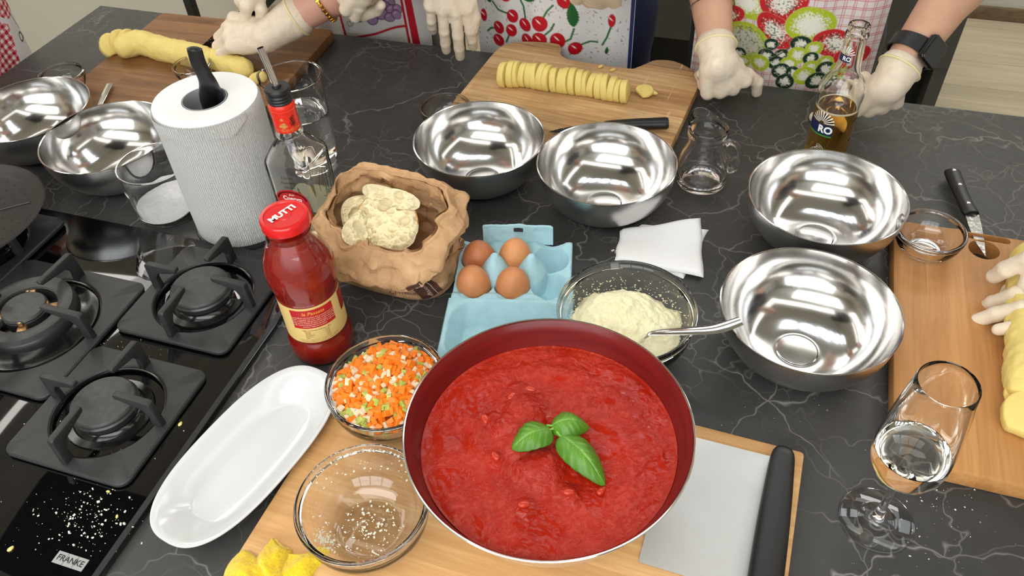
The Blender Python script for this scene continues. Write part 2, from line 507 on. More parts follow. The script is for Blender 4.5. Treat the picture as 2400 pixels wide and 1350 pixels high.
M_burner = plain('burner_aluminium', C(70, 70, 70), .4, metal=.7)
M_cap = plain('burner_cap_enamel', C(58, 58, 57), .5, var=.25, vscale=120)
M_brass = plain('scorched_brass', C(176, 140, 100), .35, metal=.8, var=.35, vscale=140)
M_bplastic = plain('black_plastic', C(24, 24, 25), .42, bump=.05, bscale=900, bdist=.0002)
M_glass = glass('clear_glass')
M_white = plain('white_print', C(235, 234, 228), .5)
M_greyprint = plain('grey_print', C(150, 150, 148), .4)
M_porc = plain('white_porcelain', C(206, 208, 209), .12, spec=.5)

# ---------------------------------------------------------------- the room
FL0, FL1, FV0, FV1 = -2.3, 4.2, -2.28, 3.05
ROOMH = 2.75
def rbox(g, u0, u1, v0, v1, z0, z1, mi=0):
    P = [isl(u, v, z) for z in (z0, z1) for u, v in ((u0, v1), (u1, v1), (u1, v0), (u0, v0))]
    f = [(3, 2, 1, 0), (4, 5, 6, 7), (0, 1, 5, 4), (1, 2, 6, 5), (2, 3, 7, 6), (3, 0, 4, 7)]
    return g.add([tuple(p) for p in P], f, mi)
def struct(name, g, m, parent=None, **k):
    o = obj(name, g, m, parent, **k); o['kind'] = 'structure'; return o
M_sub = plain('floor_joint', C(70, 62, 48), .8)
fl = struct('floor', rbox(G(), FL0 - .1, FL1 + .1, FV0 - .1, FV1 + .1, -.08, -.004), M_sub)
pw = .19; k = 0
v = FV0
while v < FV1 - .01:
    u = FL0 - rnd.random() * 1.2
    big = v > 0.2
    while u < FL1:
        L = 1.6 if not big else 5.5
        a, b = max(u, FL0), min(u + L, FL1)
        if b - a > .05:
            g = G().box((-(b - a) / 2 + .0012, -pw / 2 + .0012, -.01), ((b - a) / 2 - .0012, min(pw / 2, FV1 - v - pw / 2) - .0012, 0)).bevel(.0012, 1)
            c = isl((a + b) / 2, v + pw / 2, 0)
            p = obj('floor_plank', g, M_floor, fl, c, ANG, smooth=False)
        u += L
    v += pw
# walls run along the island's own directions
wt = .12
wb = struct('wall_back', rbox(G(), FL0 - wt, FL1 + wt, FV0 - wt, FV0, 0, ROOMH), M_wall)
wl = struct('wall_left', rbox(G(), FL0 - wt, FL0, FV0, FV1, 0, ROOMH), M_wall)
wr = struct('wall_right', rbox(G(), FL1, FL1 + wt, FV0, FV1, 0, ROOMH), M_wall)
wf = struct('wall_front', rbox(G(), FL0 - wt, FL1 + wt, FV1, FV1 + wt, 0, ROOMH), M_wall)
ce = struct('ceiling', rbox(G(), FL0 - wt, FL1 + wt, FV0 - wt, FV1 + wt, ROOMH, ROOMH + .1), M_ceil)
struct('baseboard_back', rbox(G(), FL0, FL1, FV0, FV0 + .016, 0, .055).bevel(.004), M_skirt)
struct('baseboard_left', rbox(G(), FL0, FL0 + .014, FV0, FV1, 0, .07), M_wall)
t = thing('white_cupboard', 'long low off-white cupboard beyond the left end of the island', 'cupboard', isl(-1.03, -.5, 0), ANG)
obj('carcass', G().box((-.25, -1.6, 0), (.25, 1.7, .96)).bevel(.003, 1), plain('off_white_laminate', C(218, 216, 204), .6), t)

# the room's lamps, then the added fill light panels
def lampmat(name, col, k):
    s = Sh(name); s.set(Base_Color=(0, 0, 0, 1)); s.put(s.b.inputs['Emission Color'], col); s.put(s.b.inputs['Emission Strength'], k); return s.m
M_led = lampmat('led_diffuser', (1.0, .97, .90, 1), LAMP)
M_fill_back = lampmat('fill_emitter_back', (1.0, .98, .93, 1), LAMP * 3.8)
M_fill_front = lampmat('fill_emitter_front', (1.0, .98, .94, 1), LAMP * 2.2)
M_led1 = lampmat('led_diffuser_strong', (1.0, .97, .89, 1), LAMP * 2.0)
M_led2 = lampmat('led_diffuser_cool', (.90, .96, 1.0, 1), LAMP * 2.2)
LZ = 2.52
t = thing('luminous_ceiling_frame', 'wide cream-white luminous frame hanging under the ceiling', 'ceiling light', isl(0, 0, LZ), ANG)
def band(u0, u1, v0, v1, m=None):
    o = obj('light_band', G().box((u0, -v1, 0), (u1, -v0, .012)), m or M_led, t, smooth=False)
    obj('housing', G().box((u0, -v1, .0121), (u1, -v0, .05)), M_ceil, t, smooth=False)
    return o
band(-1.36, -.84, -1.30, 1.30, M_led1); band(2.75, 3.05, -1.30, 1.30)
band(-.858, 2.748, -1.30, -1.02); band(-.858, 2.748, 1.05, 1.30)
for a_, b_ in ((-1.1, -1.2), (-1.1, 1.2), (2.9, -1.2), (2.9, 1.2)): obj('suspension_wire', G().tube([(a_, -b_, .051), (a_, -b_, ROOMH - LZ - .001)], .0015, 6), M_blackmetal, t)
t = thing('strip_lamp', 'narrow luminous strip lamp parallel to the left light band', 'ceiling light', isl(0, 0, LZ), ANG)
obj('light_strip', G().box((-.50, -.9, 0), (-.445, .9, .012)), M_led1, t, smooth=False)
obj('housing', G().box((-.50, -.9, .0121), (-.445, .9, .04)), M_ceil, t, smooth=False)
obj('suspension_wire', G().tube([(-.47, 0, .041), (-.47, 0, ROOMH - LZ - .001)], .0015, 6), M_blackmetal, t)
t = thing('slatted_panel_lamp', 'cool white panel lamp behind dark slats over the island', 'ceiling light', isl(1.25, -.1, 2.30), ANG)
obj('diffuser', G().box((-.60, -.16, .02), (.60, .16, .04)), M_led2, t, smooth=False)
obj('housing', G().box((-.62, -.18, .041), (.62, .18, .10)), M_blackmetal, t)
for k in range(5): obj('slat', G().box((-.47 + .21 * k, -.17, .0), (-.40 + .21 * k, .17, .018)), M_blackmetal, t)
for a_ in (-.5, .5): obj('suspension_wire', G().tube([(a_, 0, .101), (a_, 0, ROOMH - 2.30 - .001)], .0015, 6), M_blackmetal, t)

def panel(u, v, lu, lv, label, m, z=2.70):  # unseen fill lights, added to brighten the room
    t = thing('fill_panel', label, 'ceiling light', isl(u, v, z), ANG, 'added fill light panels')
    obj('frame', G().box((-lu / 2 - .02, -lv / 2 - .02, .0), (lu / 2 + .02, lv / 2 + .02, .049)), M_blackmetal, t, smooth=False)
    obj('diffuser', G().box((-lu / 2, -lv / 2, -.012), (lu / 2, lv / 2, -.0005)), m, t, smooth=False)
panel(-1.75, -.6, .35, 1.8, 'added fill light panel above the off-white cupboard', M_fill_back)
panel(2.5, -1.75, 1.8, .4, 'added fill light panel over the oak floor by the back wall', M_fill_back)
panel(.5, -1.8, 1.6, .35, 'added fill light panel behind the cooks', M_fill_back)
panel(.9, 2.15, 2.6, .9, 'wide added fill light panel behind the camera', M_fill_front)  # added frontal fill for the sides facing the camera
# extractor hood above the hob (seen mirrored in the hob and in the bowls)
t = thing('extractor_hood', 'black island extractor hood hanging above the gas hob', 'hood', isl(.555, .82, 1.95), ANG)
obj('canopy', G().box((-.30, -.20, 0), (.30, .20, .07)).bevel(.004), M_black, t)
obj('chimney', G().box((-.15, -.13, .07), (.15, .13, ROOMH - 1.95 - .001)), M_black, t)
obj('filter', G().box((-.25, -.16, -.004), (.25, .16, .0)), M_burner, t)

# dark cabinets behind the cooks
t = thing('storage_cabinet', 'dark grey cabinet over an open black niche behind the cherry and fruit aprons', 'cabinet', isl(1.45, -1.55, 0), ANG)
g = G().box((-.525, -.3, .31), (.5, .3, .98)).box((-.525, -.3, 0), (-.478, .3, .31)).box((.46, -.3, 0), (.5, .3, .31))
obj('carcass', g, M_cab, t, sharp=30)
obj('niche_block', G().box((-.477, -.20, 0), (.459, .29, .309)), M_black, t)  # solid black block filling the niche
for x0, x1 in ((-.522, -.185), (-.182, .155), (.158, .497)):
    obj('door', G().box((x0, -.318, .312), (x1, -.301, .975)).bevel(.002, 1), M_cab, t)
t = thing('low_cabinet', 'dark grey low cabinet on the oak floor beyond the grape apron', 'cabinet', isl(.16, -1.98, 0), ANG)
obj('carcass', G().box((-.32, -.28, .0), (.45, .28, .88)).bevel(.002, 1), M_cab, t)
for x0, x1 in ((-.318, .064), (.068, .448)): obj('door', G().box((x0, -.298, .06), (x1, -.281, .87)).bevel(.002, 1), M_cab, t)
M_cream_front = plain('cream_cabinet_front', C(206, 200, 186), .5)
t = thing('kitchen_units', 'low cream base cabinets under the window behind the camera', 'cabinet', isl(1.6, FV1 - .31, 0), ANG + pi)
obj('carcass', G().box((-1.8, -.28, 0), (1.8, .3, .88)), M_cream_front, t)
obj('counter', G().box((-1.82, -.3, .881), (1.82, .3, .91)).bevel(.003, 1), M_cab, t)
for i in range(6): obj('door', G().box((-1.8 + .6 * i + .003, -.300, .1), (-1.2 + .6 * i - .003, -.281, .86)).bevel(.003, 1), M_cream_front, t)
M_sky = lampmat('daylight_pane', (.90, .96, 1.0, 1), LAMP * 1.7)
wn = struct('window_1', rbox(G(), -.05, 3.25, FV1 - .05, FV1 - .0005, 1.10, 2.45), M_white)
for i in range(4):
    obj('pane', rbox(G(), .0 + .8 * i + .03, .8 + .8 * i - .03, FV1 - .058, FV1 - .0505, 1.15, 2.40), M_sky, wn, smooth=False)
for i in range(1, 4): obj('mullion', rbox(G(), .8 * i - .028, .8 * i + .028, FV1 - .075, FV1 - .0505, 1.11, 2.44), M_cab, wn, smooth=False)

# wire stools and the dark trestle at the back
def wire_stool(u, v, label, rz=0):
    t = thing('wire_stool', label, 'stool', isl(u, v, 0), ANG + rz)
    s = .09
    for a, b in ((-s, -s), (s, -s), (s, s), (-s, s)):
        obj('leg', G().tube([(a, b, .006), (a * .72, b * .72, .62)], .006, 8), M_blackmetal, t)
    obj('foot_frame', G().tube([(-s, -s, .006), (s, -s, .006), (s, s, .006), (-s, s, .006), (-s, -s, .006)], .006, 6), M_blackmetal, t)
    obj('seat', G().prism(rrect(-.08, -.08, .08, .08, .03), .62, .66).bevel(.008), M_blackmetal, t)
# ---------------------------------------------------------------- the island
t = thing('island_base', 'dark grey island cabinet carrying the marbled worktop', 'cabinet', isl(.99, .6, 0), ANG)
obj('carcass', G().box((-.93, -.5, .1), (.93, .5, .858)), M_cab, t)
obj('plinth', G().box((-.9, -.45, 0), (.9, .45, .1)), M_black, t)
for i in range(3): obj('door', G().box((-.93 + .62 * i + .002, .5, .11), (-.93 + .62 * (i + 1) - .002, .518, .855)).bevel(.002, 1), M_cab, t)
g = G().box((-.99, -.60, -.042), (.99, .60, 0)).bevel(.0025, 2)
wk = tag(obj('worktop', g, M_stone, None, isl(.99, .6, TOP), ANG), 'dark grey marbled worktop with pale veins under all the cookware', 'worktop')

# ---------------------------------------------------------------- gas hob
HU, HV = .555, .887
hob = thing('gas_hob', 'black glass gas hob set in the worktop', 'hob', isl(HU, HV, TOP), ANG)
def hl(u, v): return (u - HU, -(v - HV))          # island to hob coordinates
HW, HD = .305, .260
g = G().prism(rrect(-HW, -HD - .005, HW, HD, .006, 2), .0005, .008)
g.bevel(.0012, 2); obj('glass_plate', g, M_hobglass, hob)
# bright bevelled strip along the glass edges
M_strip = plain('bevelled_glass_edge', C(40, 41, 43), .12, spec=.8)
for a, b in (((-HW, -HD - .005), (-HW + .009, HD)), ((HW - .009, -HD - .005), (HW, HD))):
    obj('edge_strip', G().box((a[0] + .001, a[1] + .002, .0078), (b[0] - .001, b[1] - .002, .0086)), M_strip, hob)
badge = obj('badge', G().prism([(-.0185, -.0065), (.0185, -.0065), (.0185, .0065), (-.0185, .0065)], 0, .0006), M_greyprint, hob, Vector((*hl(.820, 1.098), .008)), smooth=False)
obj('lettering', flat_decal(flat_decal(G(), text2d('FRANKE', .0088, .012), Matrix.Translation((0, 0, .0008))), ([(-.0063, -.0065), (-.0059, -.0065), (-.0059, .0065), (-.0063, .0065), (.0059, -.0065), (.0063, -.0065), (.0063, .0065), (.0059, .0065)], [(0, 1, 2, 3), (4, 5, 6, 7)]), Matrix.Translation((0, 0, .0007))), M_black, badge, smooth=False)

def burner(u, v, r, big=False):
    x, y = hl(u, v)
    b = obj('burner', G().lathe([(r * 1.35, .008), (r * 1.32, .0105), (r * 1.1, .012), (r * 1.02, .016), (r * .9, .018), (0, .018)], 48), M_enamel, hob, Vector((x, y, 0)))
    if not big:
        obj('burner_ring', G().lathe([(r * .86, .016), (r * 1.0, .019), (r * 1.03, .027), (r * .98, .029), (0, .029)], 48), M_burner, b)
        obj('burner_cap', G().lathe([(r * .97, .0285), (r * .99, .0305), (r * .97, .033), (r * .93, .0345), (0, .0347)], 48), M_cap, b)
        obj('ignition_pin', G().lathe([(.0022, .008), (.0022, .027), (0, .0285)], 10, M=Matrix.Translation((r * 1.13, .012, 0))), M_white, b)
    else:
        obj('outer_ring', G().lathe([(r * .98, .014), (r, .018), (r, .027), (r * .97, .03)], 56).lathe([(r * .97, .03), (r * .94, .036), (r * .8, .038), (r * .64, .034), (r * .6, .026), (r * .6, .012)], 56), M_burner, b)
        obj('outer_cap', G().lathe([(r * .985, .0302), (r * .96, .0375), (r * .82, .0395), (r * .66, .0355), (r * .655, .030)], 56), M_cap, b)
        obj('inner_ring', G().lathe([(r * .46, .012), (r * .46, .034), (r * .40, .0365), (0, .0365)], 48), M_burner, b)
        obj('inner_cap', G().lathe([(r * .45, .0345), (r * .46, .0375), (r * .43, .0405), (0, .0412)], 48), M_cap, b)
        for q in range(4):
            K = rotm('Z', pi / 2 * q + .55)
            obj('bracket', G().box((r * .43, -.006, .026), (r * .70, .006, .033), M=K).box((r * .46, -.003, .033), (r * .5, .003, .041), M=K).bevel(.0012, 1), M_brass, b)
burner(.744, .732, .040)
burner(.741, .929, .038)
burner(.545, .832, .062, True)
burner(.365, .730, .040)
def knob(u, v):
    x, y = hl(u, v)
    k = obj('control_knob', G().lathe([(.021, .008), (.021, .013), (.018, .015), (.0165, .034), (.015, .036), (0, .036)], 32), M_blackmetal, hob, Vector((x, y, 0)))
    obj('pointer', G().box((-.001, .004, .036), (.001, .015, .0366)), M_white, k, smooth=False)
for u in (.31, .39, .47, .55, .632): knob(u, 1.045)

def pan_support(u, v, w, hole, label, d=None, rise=.050, skip=()):
    d = d or w
    t = thing('pan_support', label, 'pan support', isl(u, v, TOP + .008), ANG, 'cast iron pan supports on the hob')
    # square plate with rounded corners and a round hole
    n = 96; out = []; inn = []
    P = rrect(-w / 2, -d / 2, w / 2, d / 2, .014, 6)
    ang = lambda p: math.atan2(p[1], p[0])
    P.sort(key=lambda p: ang(p) % (2 * pi))
    Pi = [(hole * math.cos(ang(p)), hole * math.sin(ang(p))) for p in P]
    # more points along the sides
    Q = []; m = len(P)
    for i in range(m):
        a, b = P[i], P[(i + 1) % m]; L = math.hypot(a[0] - b[0], a[1] - b[1]); c = max(1, int(L / .008))
        for k in range(c): Q.append((a[0] + (b[0] - a[0]) * k / c, a[1] + (b[1] - a[1]) * k / c))
    Pi = [(hole * math.cos(ang(p)), hole * math.sin(ang(p))) for p in Q]; m = len(Q)
    z0, z1 = .003, .0085
    g = G(); v_ = []; f = []
    e = .0018
    rows = [(Q, z0), (Q, z1 - e), ([(x * (1 - e / (w / 2)), y * (1 - e / (d / 2))) for x, y in Q], z1), ([(x * (1 + e / hole), y * (1 + e / hole)) for x, y in Pi], z1), (Pi, z1 - e), (Pi, z0)]
    for R, z in rows: v_ += [(x, y, z) for x, y in R]
    for r in range(6):
        for i in range(m):
            j = (i + 1) % m; a = r * m; b = ((r + 1) % 6) * m
            f.append((a + i, a + j, b + j, b + i))
    g.add(v_, f)
    pl = obj('plate', g, M_iron, t)
    obj('ring', G().tube([((hole - .0008) * math.cos(2 * pi * i / 64), (hole - .0008) * math.sin(2 * pi * i / 64), .0042) for i in range(65)], .0022, 8, cap=False), M_enamel, pl)
    for q in range(4):
        a = obj('foot', G().lathe([(.006, 0), (.006, .003), (0, .003)], 12, M=Matrix.Translation(((w / 2 - .02) * (1 if q % 2 else -1), (d / 2 - .02) * (1 if q // 2 else -1), 0))), M_black, t)
    for q in range(4):
        if q in skip: continue
        K = rotm('Z', pi / 2 * q); R = (w if q % 2 == 0 else d) / 2
        # upright arm from the plate's rim, leaning in, then level towards the centre
        prof = [(R - .006, .007), (R - .008, rise - .002), (R - .011, rise), (hole * .42, rise + .001), (hole * .40, rise - .001), (hole * .42, rise - .006), (hole * .9, rise - .014), (hole * 1.0, rise - .026), (hole * .98, .007)]
        g = G().prism([(x, z) for x, z in prof], -.0042, .0042, M=K @ Matrix(((1, 0, 0, 0), (0, 0, -1, 0), (0, 1, 0, 0), (0, 0, 0, 1)))).bevel(.0014, 2, 25)
        obj('arm', g, M_iron, t)
    return t
pan_support(.744, .732, .168, .066, 'square cast iron pan support of the small burner next to the paper roll')
pan_support(.741, .929, .168, .066, 'square cast iron pan support beside the white platter, ' 'at the hob corner')
pan_support(.553, .836, .205, .083, 'large cast iron pan support over the double-ring burner in the hob middle')
pan_support(.365, .730, .168, .066, 'cast iron pan support under the round perforated plate')
# ---------------------------------------------------------------- cutting boards
def clip_strip(g, axis, lo, hi):
    """the part of a closed shape between two planes"""
    bm = bmesh.new(); vs = [bm.verts.new(p) for p in g.v]
    for q in g.f:
        try: bm.faces.new([vs[i] for i in q])
        except ValueError: pass
    for co, sg in ((lo, -1), (hi, 1)):
        no = [0, 0, 0]; no[axis] = sg; p = [0, 0, 0]; p[axis] = co
        r = bmesh.ops.bisect_plane(bm, geom=bm.verts[:] + bm.edges[:] + bm.faces[:], plane_co=p, plane_no=no, clear_outer=True, dist=1e-6)
        bmesh.ops.holes_fill(bm, edges=[e for e in bm.edges if len(e.link_faces) == 1], sides=0)
    bmesh.ops.recalc_face_normals(bm, faces=bm.faces)
    bm.verts.index_update(); o = G()
    o.v = [tuple(v.co) for v in bm.verts]; o.f = [tuple(v.index for v in q.verts) for q in bm.faces]; o.mi = [0] * len(o.f)
    bm.free(); return o
def cut(g, cutter):
    """boolean difference"""
    a = bpy.data.objects.new('solid', mesh_data('solid', g, [], smooth=False)); b = bpy.data.objects.new('void', mesh_data('void', cutter, [], smooth=False))
    COL.objects.link(a); COL.objects.link(b)
    md = a.modifiers.new('cut', 'BOOLEAN'); md.object = b; md.operation = 'DIFFERENCE'; md.solver = 'EXACT'
    dg = bpy.context.evaluated_depsgraph_get(); me = a.evaluated_get(dg).to_mesh()
    o = G(); o.v = [tuple(v.co) for v in me.vertices]; o.f = [tuple(q.vertices) for q in me.polygons]; o.mi = [0] * len(o.f)
    a.evaluated_get(dg).to_mesh_clear(); bpy.data.objects.remove(a); bpy.data.objects.remove(b)
    return o
def board(name, label, outline, th, loc, rz, mat, axis, widths, bev=.003, ends=None, voids=None):
    t = thing(name, label, 'cutting board', loc, rz)
    g = G().prism(outline, 0, th).bevel(bev, 2, 50)
    lo = min(p[axis] for p in g.v); x = lo
    oth = 1 - axis; l0 = min(p[oth] for p in g.v); l1 = max(p[oth] for p in g.v)
    i = 0
    while x < max(p[axis] for p in g.v) - 1e-4:
        w = widths[i % len(widths)]
        st = clip_strip(g, axis, x - (1e-3 if i == 0 else 0), x + w)
        cuts = [l0 - .01] + ([l0 + (l1 - l0) * c for c in ends[i % len(ends)]] if ends else []) + [l1 + .01]
        for a, b in zip(cuts, cuts[1:]):
            pc = clip_strip(st, oth, a, b) if len(cuts) > 2 else st
            if voids:
                vx = [p[axis] for p in voids.v]; px_ = [p[axis] for p in pc.v]
                if min(vx) < max(px_) and max(vx) > min(px_): pc = cut(pc, voids)
            for isl_ in islands(pc) if pc.f else (): obj('stave', isl_, mat, t, sharp=30)
        x += w; i += 1
    return t
wp = lambda x, y, h=0: Vector((x, y, TOP + h))
# walnut board, far corner
board('walnut_cutting_board', 'dark walnut cutting board under the hands slicing the long dough roll', rrect(0, -.377, .393, 0, .012, 3), .02,
      wp(-.689, 1.629), math.radians(-18.6), M_walnut, 1, [.052, .038, .06, .045, .05, .04, .06, .05, .03], ends=[[.35], [.62], [.2, .8], [.5], [.75], [.3], [.55]])
# acacia board with two ears
def par(l): return [(a, -b) for a, b in l]
ear = [(0, .240), (0, .0), (.003, -.033), (.019, -.058), (.05, -.073), (.096, -.080), (.110, -.074), (.1165, -.058), (.121, -.045), (.134, -.035), (.151, -.032), (.248, -.034), (.266, -.044), (.278, -.062), (.291, -.078), (.323, -.084), (.358, -.066), (.377, -.040), (.383, -.012), (.383, .240)]
ear = [(p.x, -p.y) for p in spline([(a, b, 0) for a, b in ear[1:-1]], 3)]
ear = [(0, -.240)] + ear + [(.383, -.240)]
board('eared_cutting_board', 'worn acacia cutting board with two ears and scratched surface', ear, .02, wp(-.012, 1.364), math.atan2(-.42, .907), M_oak, 1, [.048, .055, .046, .052, .05, .044, .045, .035], bev=.003)
# beech board with a hole and a slot
IK = wp(.532, .838); IKR = math.radians(-20.8)
vo = G().prism([(p[0], p[1]) for p in disc2d(.019, 32, .112, -.035)[0]], -.01, .05).prism(rrect(.088, -.0155, .146, -.004, .0055, 5), -.01, .05)
bt = board('beech_cutting_board', 'light beech cutting board with an oval hole and a slot', rrect(0, -.402, .30, 0, .022, 6), .024, IK, IKR, M_beech, 0, [.040, .044, .068, .050, .052, .048, .04], bev=.004, voids=vo)
g = G()
M = Matrix.Translation((.154, -.4022, .0115)) @ Matrix(((1, 0, 0, 0), (0, 0, -1, 0), (0, 1, 0, 0), (0, 0, 0, 1)))
g = flat_decal(G(), text2d('IKEA', .0135, .03, space=1.1), M)
M_brand = plain('burnt_lettering', C(52, 32, 20), .7)
obj('lettering', g, M_brand, bt, smooth=False)
# bamboo board, front
board('bamboo_cutting_board', 'bamboo cutting board under the pan of tomato sauce', rrect(-.520, -.36, 0, 0, .004, 2), .018, wp(.302, .478), math.radians(-22.5), M_bamboo, 1, [.03, .045, .04, .05, .038, .046, .05, .04, .03], bev=.0015)
BB = .018    # its surface

# ---------------------------------------------------------------- steel bowls
def steel_bowl(x, y, R, h, label, rz, scale=1.0):
    th = .0012
    def prof(r_, h_, z0, n=22):
        o = []
        for i in range(n + 1):
            z = i / n; o.append((r_ * (.30 + .70 * (1 - (1 - z) ** 2.05) ** .5), z0 + z * (h_ - z0)))
        return o
    outer = [(0, .0008), (.022, .0008), (.024, 0), (R * .30, 0)] + prof(R, h, 0)[1:]
    inner = prof(R - th, h, th)
    g = G().lathe(outer, 72)
    g.lathe([(R, h), (R + .0012, h + .0004), (R + .0012, h + .0014), (R, h + .0019), (R - th, h + .0012)] + inner[::-1] + [(.0255, th), (.0248, th + .0001), (.0240, th + .0006), (.0232, th + .0007), (0, th + .0007)], 72, 1)
    o = obj('mixing_bowl', g, [M_steel_out, M_steel_in], None, wp(x, y), rz, sharp=50)
    return tag(o, label, 'bowl', 'empty stainless steel mixing bowls')
HB = .0765
steel_bowl(-.7745, 1.183, .0975, HB, 'steel mixing bowl cut by the photo edge, in front of the tiny glass bowl', 0)
steel_bowl(-.615, 1.087, .0985, HB, 'steel mixing bowl between the salt jar and the walnut board', 1)
steel_bowl(-.0352, 1.019, .0977, HB, 'steel mixing bowl in front of the eared board, behind the egg carton', 2)
steel_bowl(.1456, .938, .0986, HB, 'steel mixing bowl behind the folded paper napkin', 3)
steel_bowl(.427, .835, .1017, HB, 'steel mixing bowl in front of the beer bottle', 4)
steel_bowl(.343, .634, .1010, HB, 'steel mixing bowl with a spoon handle over its rim, beside the grated cheese', 5)

# ---------------------------------------------------------------- glass bowls
def glass_bowl(name, x, y, R, h, rb, label, z=0.0, steps=2, t=.0028):
    """pressed glass bowl: flat base, stepped wall, thick rounded rim"""
    o = [(0, .002), (rb * .85, .002), (rb, 0), (rb * 1.06, .0012)]
    n = 12
    for i in range(1, n + 1):
        q = i / n; r = rb * 1.06 + (R * .975 - rb * 1.06) * (1 - (1 - q) ** 1.9) ** .62
        o.append((r, .0012 + (h * .80) * q))
    o += [(R * .985, h * .815), (R * .985, h * .86), (R - .0008, h * .875)] + [(R - .0016 + .0017 * math.cos(q), h - .0017 + .0017 * math.sin(q)) for q in np.linspace(-.6, pi - .3, 9)]
    i_ = [(R - t - .0016, h - .006)]
    for k in range(n, 0, -1):
        q = k / n; r = rb * 1.0 + (R * .975 - rb * 1.06) * (1 - (1 - q) ** 1.9) ** .62 - t * .6
        i_.append((r - t * .4, .0055 + (h * .80) * q))
    i_ += [(rb * .93, .0062), (rb * .85, .0052), (0, .0052)]
    g = G().lathe(o + i_, 72)
    ob = obj(name, g, M_glass, None, wp(x, y, z), sharp=60)
    return tag(ob, label, 'bowl'), i_
CH = (.1345, .660); _, CHI = glass_bowl('glass_bowl', *CH, .0835, .068, .042, 'glass bowl heaped with grated cheese')
VG = (-.1455, .567); _, VGI = glass_bowl('glass_bowl', *VG, .0672, .058, .034, 'glass bowl full of diced carrot, onion and celery', BB)
EB = (-.1585, .4185); _, EBI = glass_bowl('glass_bowl', *EB, .0662, .058, .034, 'empty glass bowl with flour traces beside the yellow cloth', BB)
SR = (.5465, .772); glass_bowl('small_glass_bowl', *SR, .0437, .036, .021, 'small empty glass bowl on the beech board', .0242, t=.0024)
glass_bowl('small_glass_bowl', -.0925, 1.178, .0425, .036, .021, 'small empty glass bowl beside the eared board', 0, t=.0024)
glass_bowl('small_glass_bowl', -.5515, 1.346, .035, .030, .018, 'small empty glass bowl on the walnut board by the slicing hand', .0202, t=.0024)
glass_bowl('small_glass_bowl', -.781, 1.333, .0395, .036, .021, 'small empty glass bowl at the walnut board edge, behind a steel bowl', .0202, t=.0024)

# ---------------------------------------------------------------- pan with sauce
PX_, PY_ = .0262, .4616
PZ = BB
t = thing('saute_pan', 'wide aluminium pan with a dark red lining full of tomato sauce', 'pan', wp(PX_, PY_, PZ))
PH = .12 - PZ; PR = .1413
def panr(z): return .084 + (PR - .002 - .084) * min(1, z / PH) ** .62
outp = [(0, 0), (.085, 0)] + [(panr(PH * i / 18), PH * i / 18) for i in range(19)]
inp = [(panr(PH * i / 18) - .0022, PH * i / 18 + (.003 if i == 0 else 0)) for i in range(18, -1, -1)]
M_alu = m_steel('pan_aluminium', .34, (.80, .79, .77, 1))
def m_lining():
    s = Sh('dark_red_lining')
    s.set(Base_Color=s.ramp(s.noise(2.5, 4, .6, s.map((6, 6, 60))), [(.3, C(96, 20, 20)), (.7, C(118, 26, 24))]), Roughness=.28, Specular_IOR_Level=.35)
    s.bump(s.noise(1, 2, .5, s.map((5, 5, 120))), .06, .001); return s.m
obj('pan_body', G().lathe(outp, 112), M_alu, t, sharp=50)
obj('pan_rim', G().lathe([(PR - .002, PH - .001), (PR - .0005, PH - .0006), (PR, PH + .0004), (PR - .0008, PH + .0012), (PR - .0020, PH + .0008), (PR - .0026, PH - .0010)], 112), M_chrome, t)
obj('lining', G().lathe([(PR - .0026, PH - .0004)] + inp[1:] + [(0, .003)], 112), m_lining(), t, sharp=50)
# sauce: rippled surface
def m_sauce():
    s = Sh('tomato_sauce')
    n1 = s.noise(14, 5, .6); n2 = s.noise(160, 4, .65, dist=.4)
    c = s.ramp(n1, [(.3, C(150, 26, 10)), (.55, C(166, 34, 14)), (.75, C(178, 46, 24))])
    patch = s.ramp(s.noise(24, 5, .65, dist=.6), [(.44, 0.0), (.56, 1.0)])
    c = s.mix(s.math('MULTIPLY', patch, s.ramp(n2, [(.45, 0.0), (.6, .5)])), c, C(190, 70, 54))  # pinkish patches: ceiling reflection put into the sauce colour
    s.set(Base_Color=c, Roughness=s.math('ADD', .10, s.math('MULTIPLY', patch, .08)), Specular_IOR_Level=.26, Subsurface_Weight=.08, Subsurface_Radius=(.008, .003, .002), Subsurface_Scale=.25)
    s.bump(s.math('MULTIPLY', n2, s.math('ADD', .25, patch)), .8, .0022); return s.m
SL = .0905 - PZ
SRr = panr(SL) - .0021
nr, na = 130, 420
lumps = []
for px, py, s_, h_ in ((1232, 968, .022, .0105), (1205, 992, .017, .009), (1180, 1000, .012, .007), (1272, 1092, .020, .0115), (1238, 1100, .013, .008), (1302, 1078, .015, .009), (1262, 1112, .016, .006), (1160, 985, .010, .0045), (1215, 1040, .018, .006), (1158, 1075, .010, .004), (1335, 1158, .010, .004), (1232, 1190, .010, .004), (1245, 1262, .030, .002), (1100, 900, .04, .0015), (1420, 920, .05, .0015), (1480, 1080, .04, .0015), (1080, 1200, .03, .002), (1215, 915, .011, .004)):
    q = at(px, py, .0915); lumps.append((q.x - PX_, q.y - PY_, s_, h_))
def sauce_z(x, y):
    r = math.hypot(x, y); a = math.atan2(y, x); z = 0
    for lx, ly, s_, h_ in lumps:
        q = ((x - lx) ** 2 + (y - ly) ** 2) / (s_ * s_)
        if q < 5: z = max(z, h_ * math.exp(-q * q * .9)) if h_ > .0022 else z + h_ * math.exp(-q)
    z += .0004 * math.sin(r * 190 + 2.2 * math.sin(a * 2) + 3 * math.sin(a)) * min(1, r / .04) * max(0, min(1, (SRr - r) / .02))
    return z
P = []; v = [(0, 0)]
for i in range(1, nr + 1):
    for j in range(na): v.append((SRr * i / nr * math.cos(2 * pi * j / na), SRr * i / nr * math.sin(2 * pi * j / na)))
va = np.array([(x, y, 0) for x, y in v])
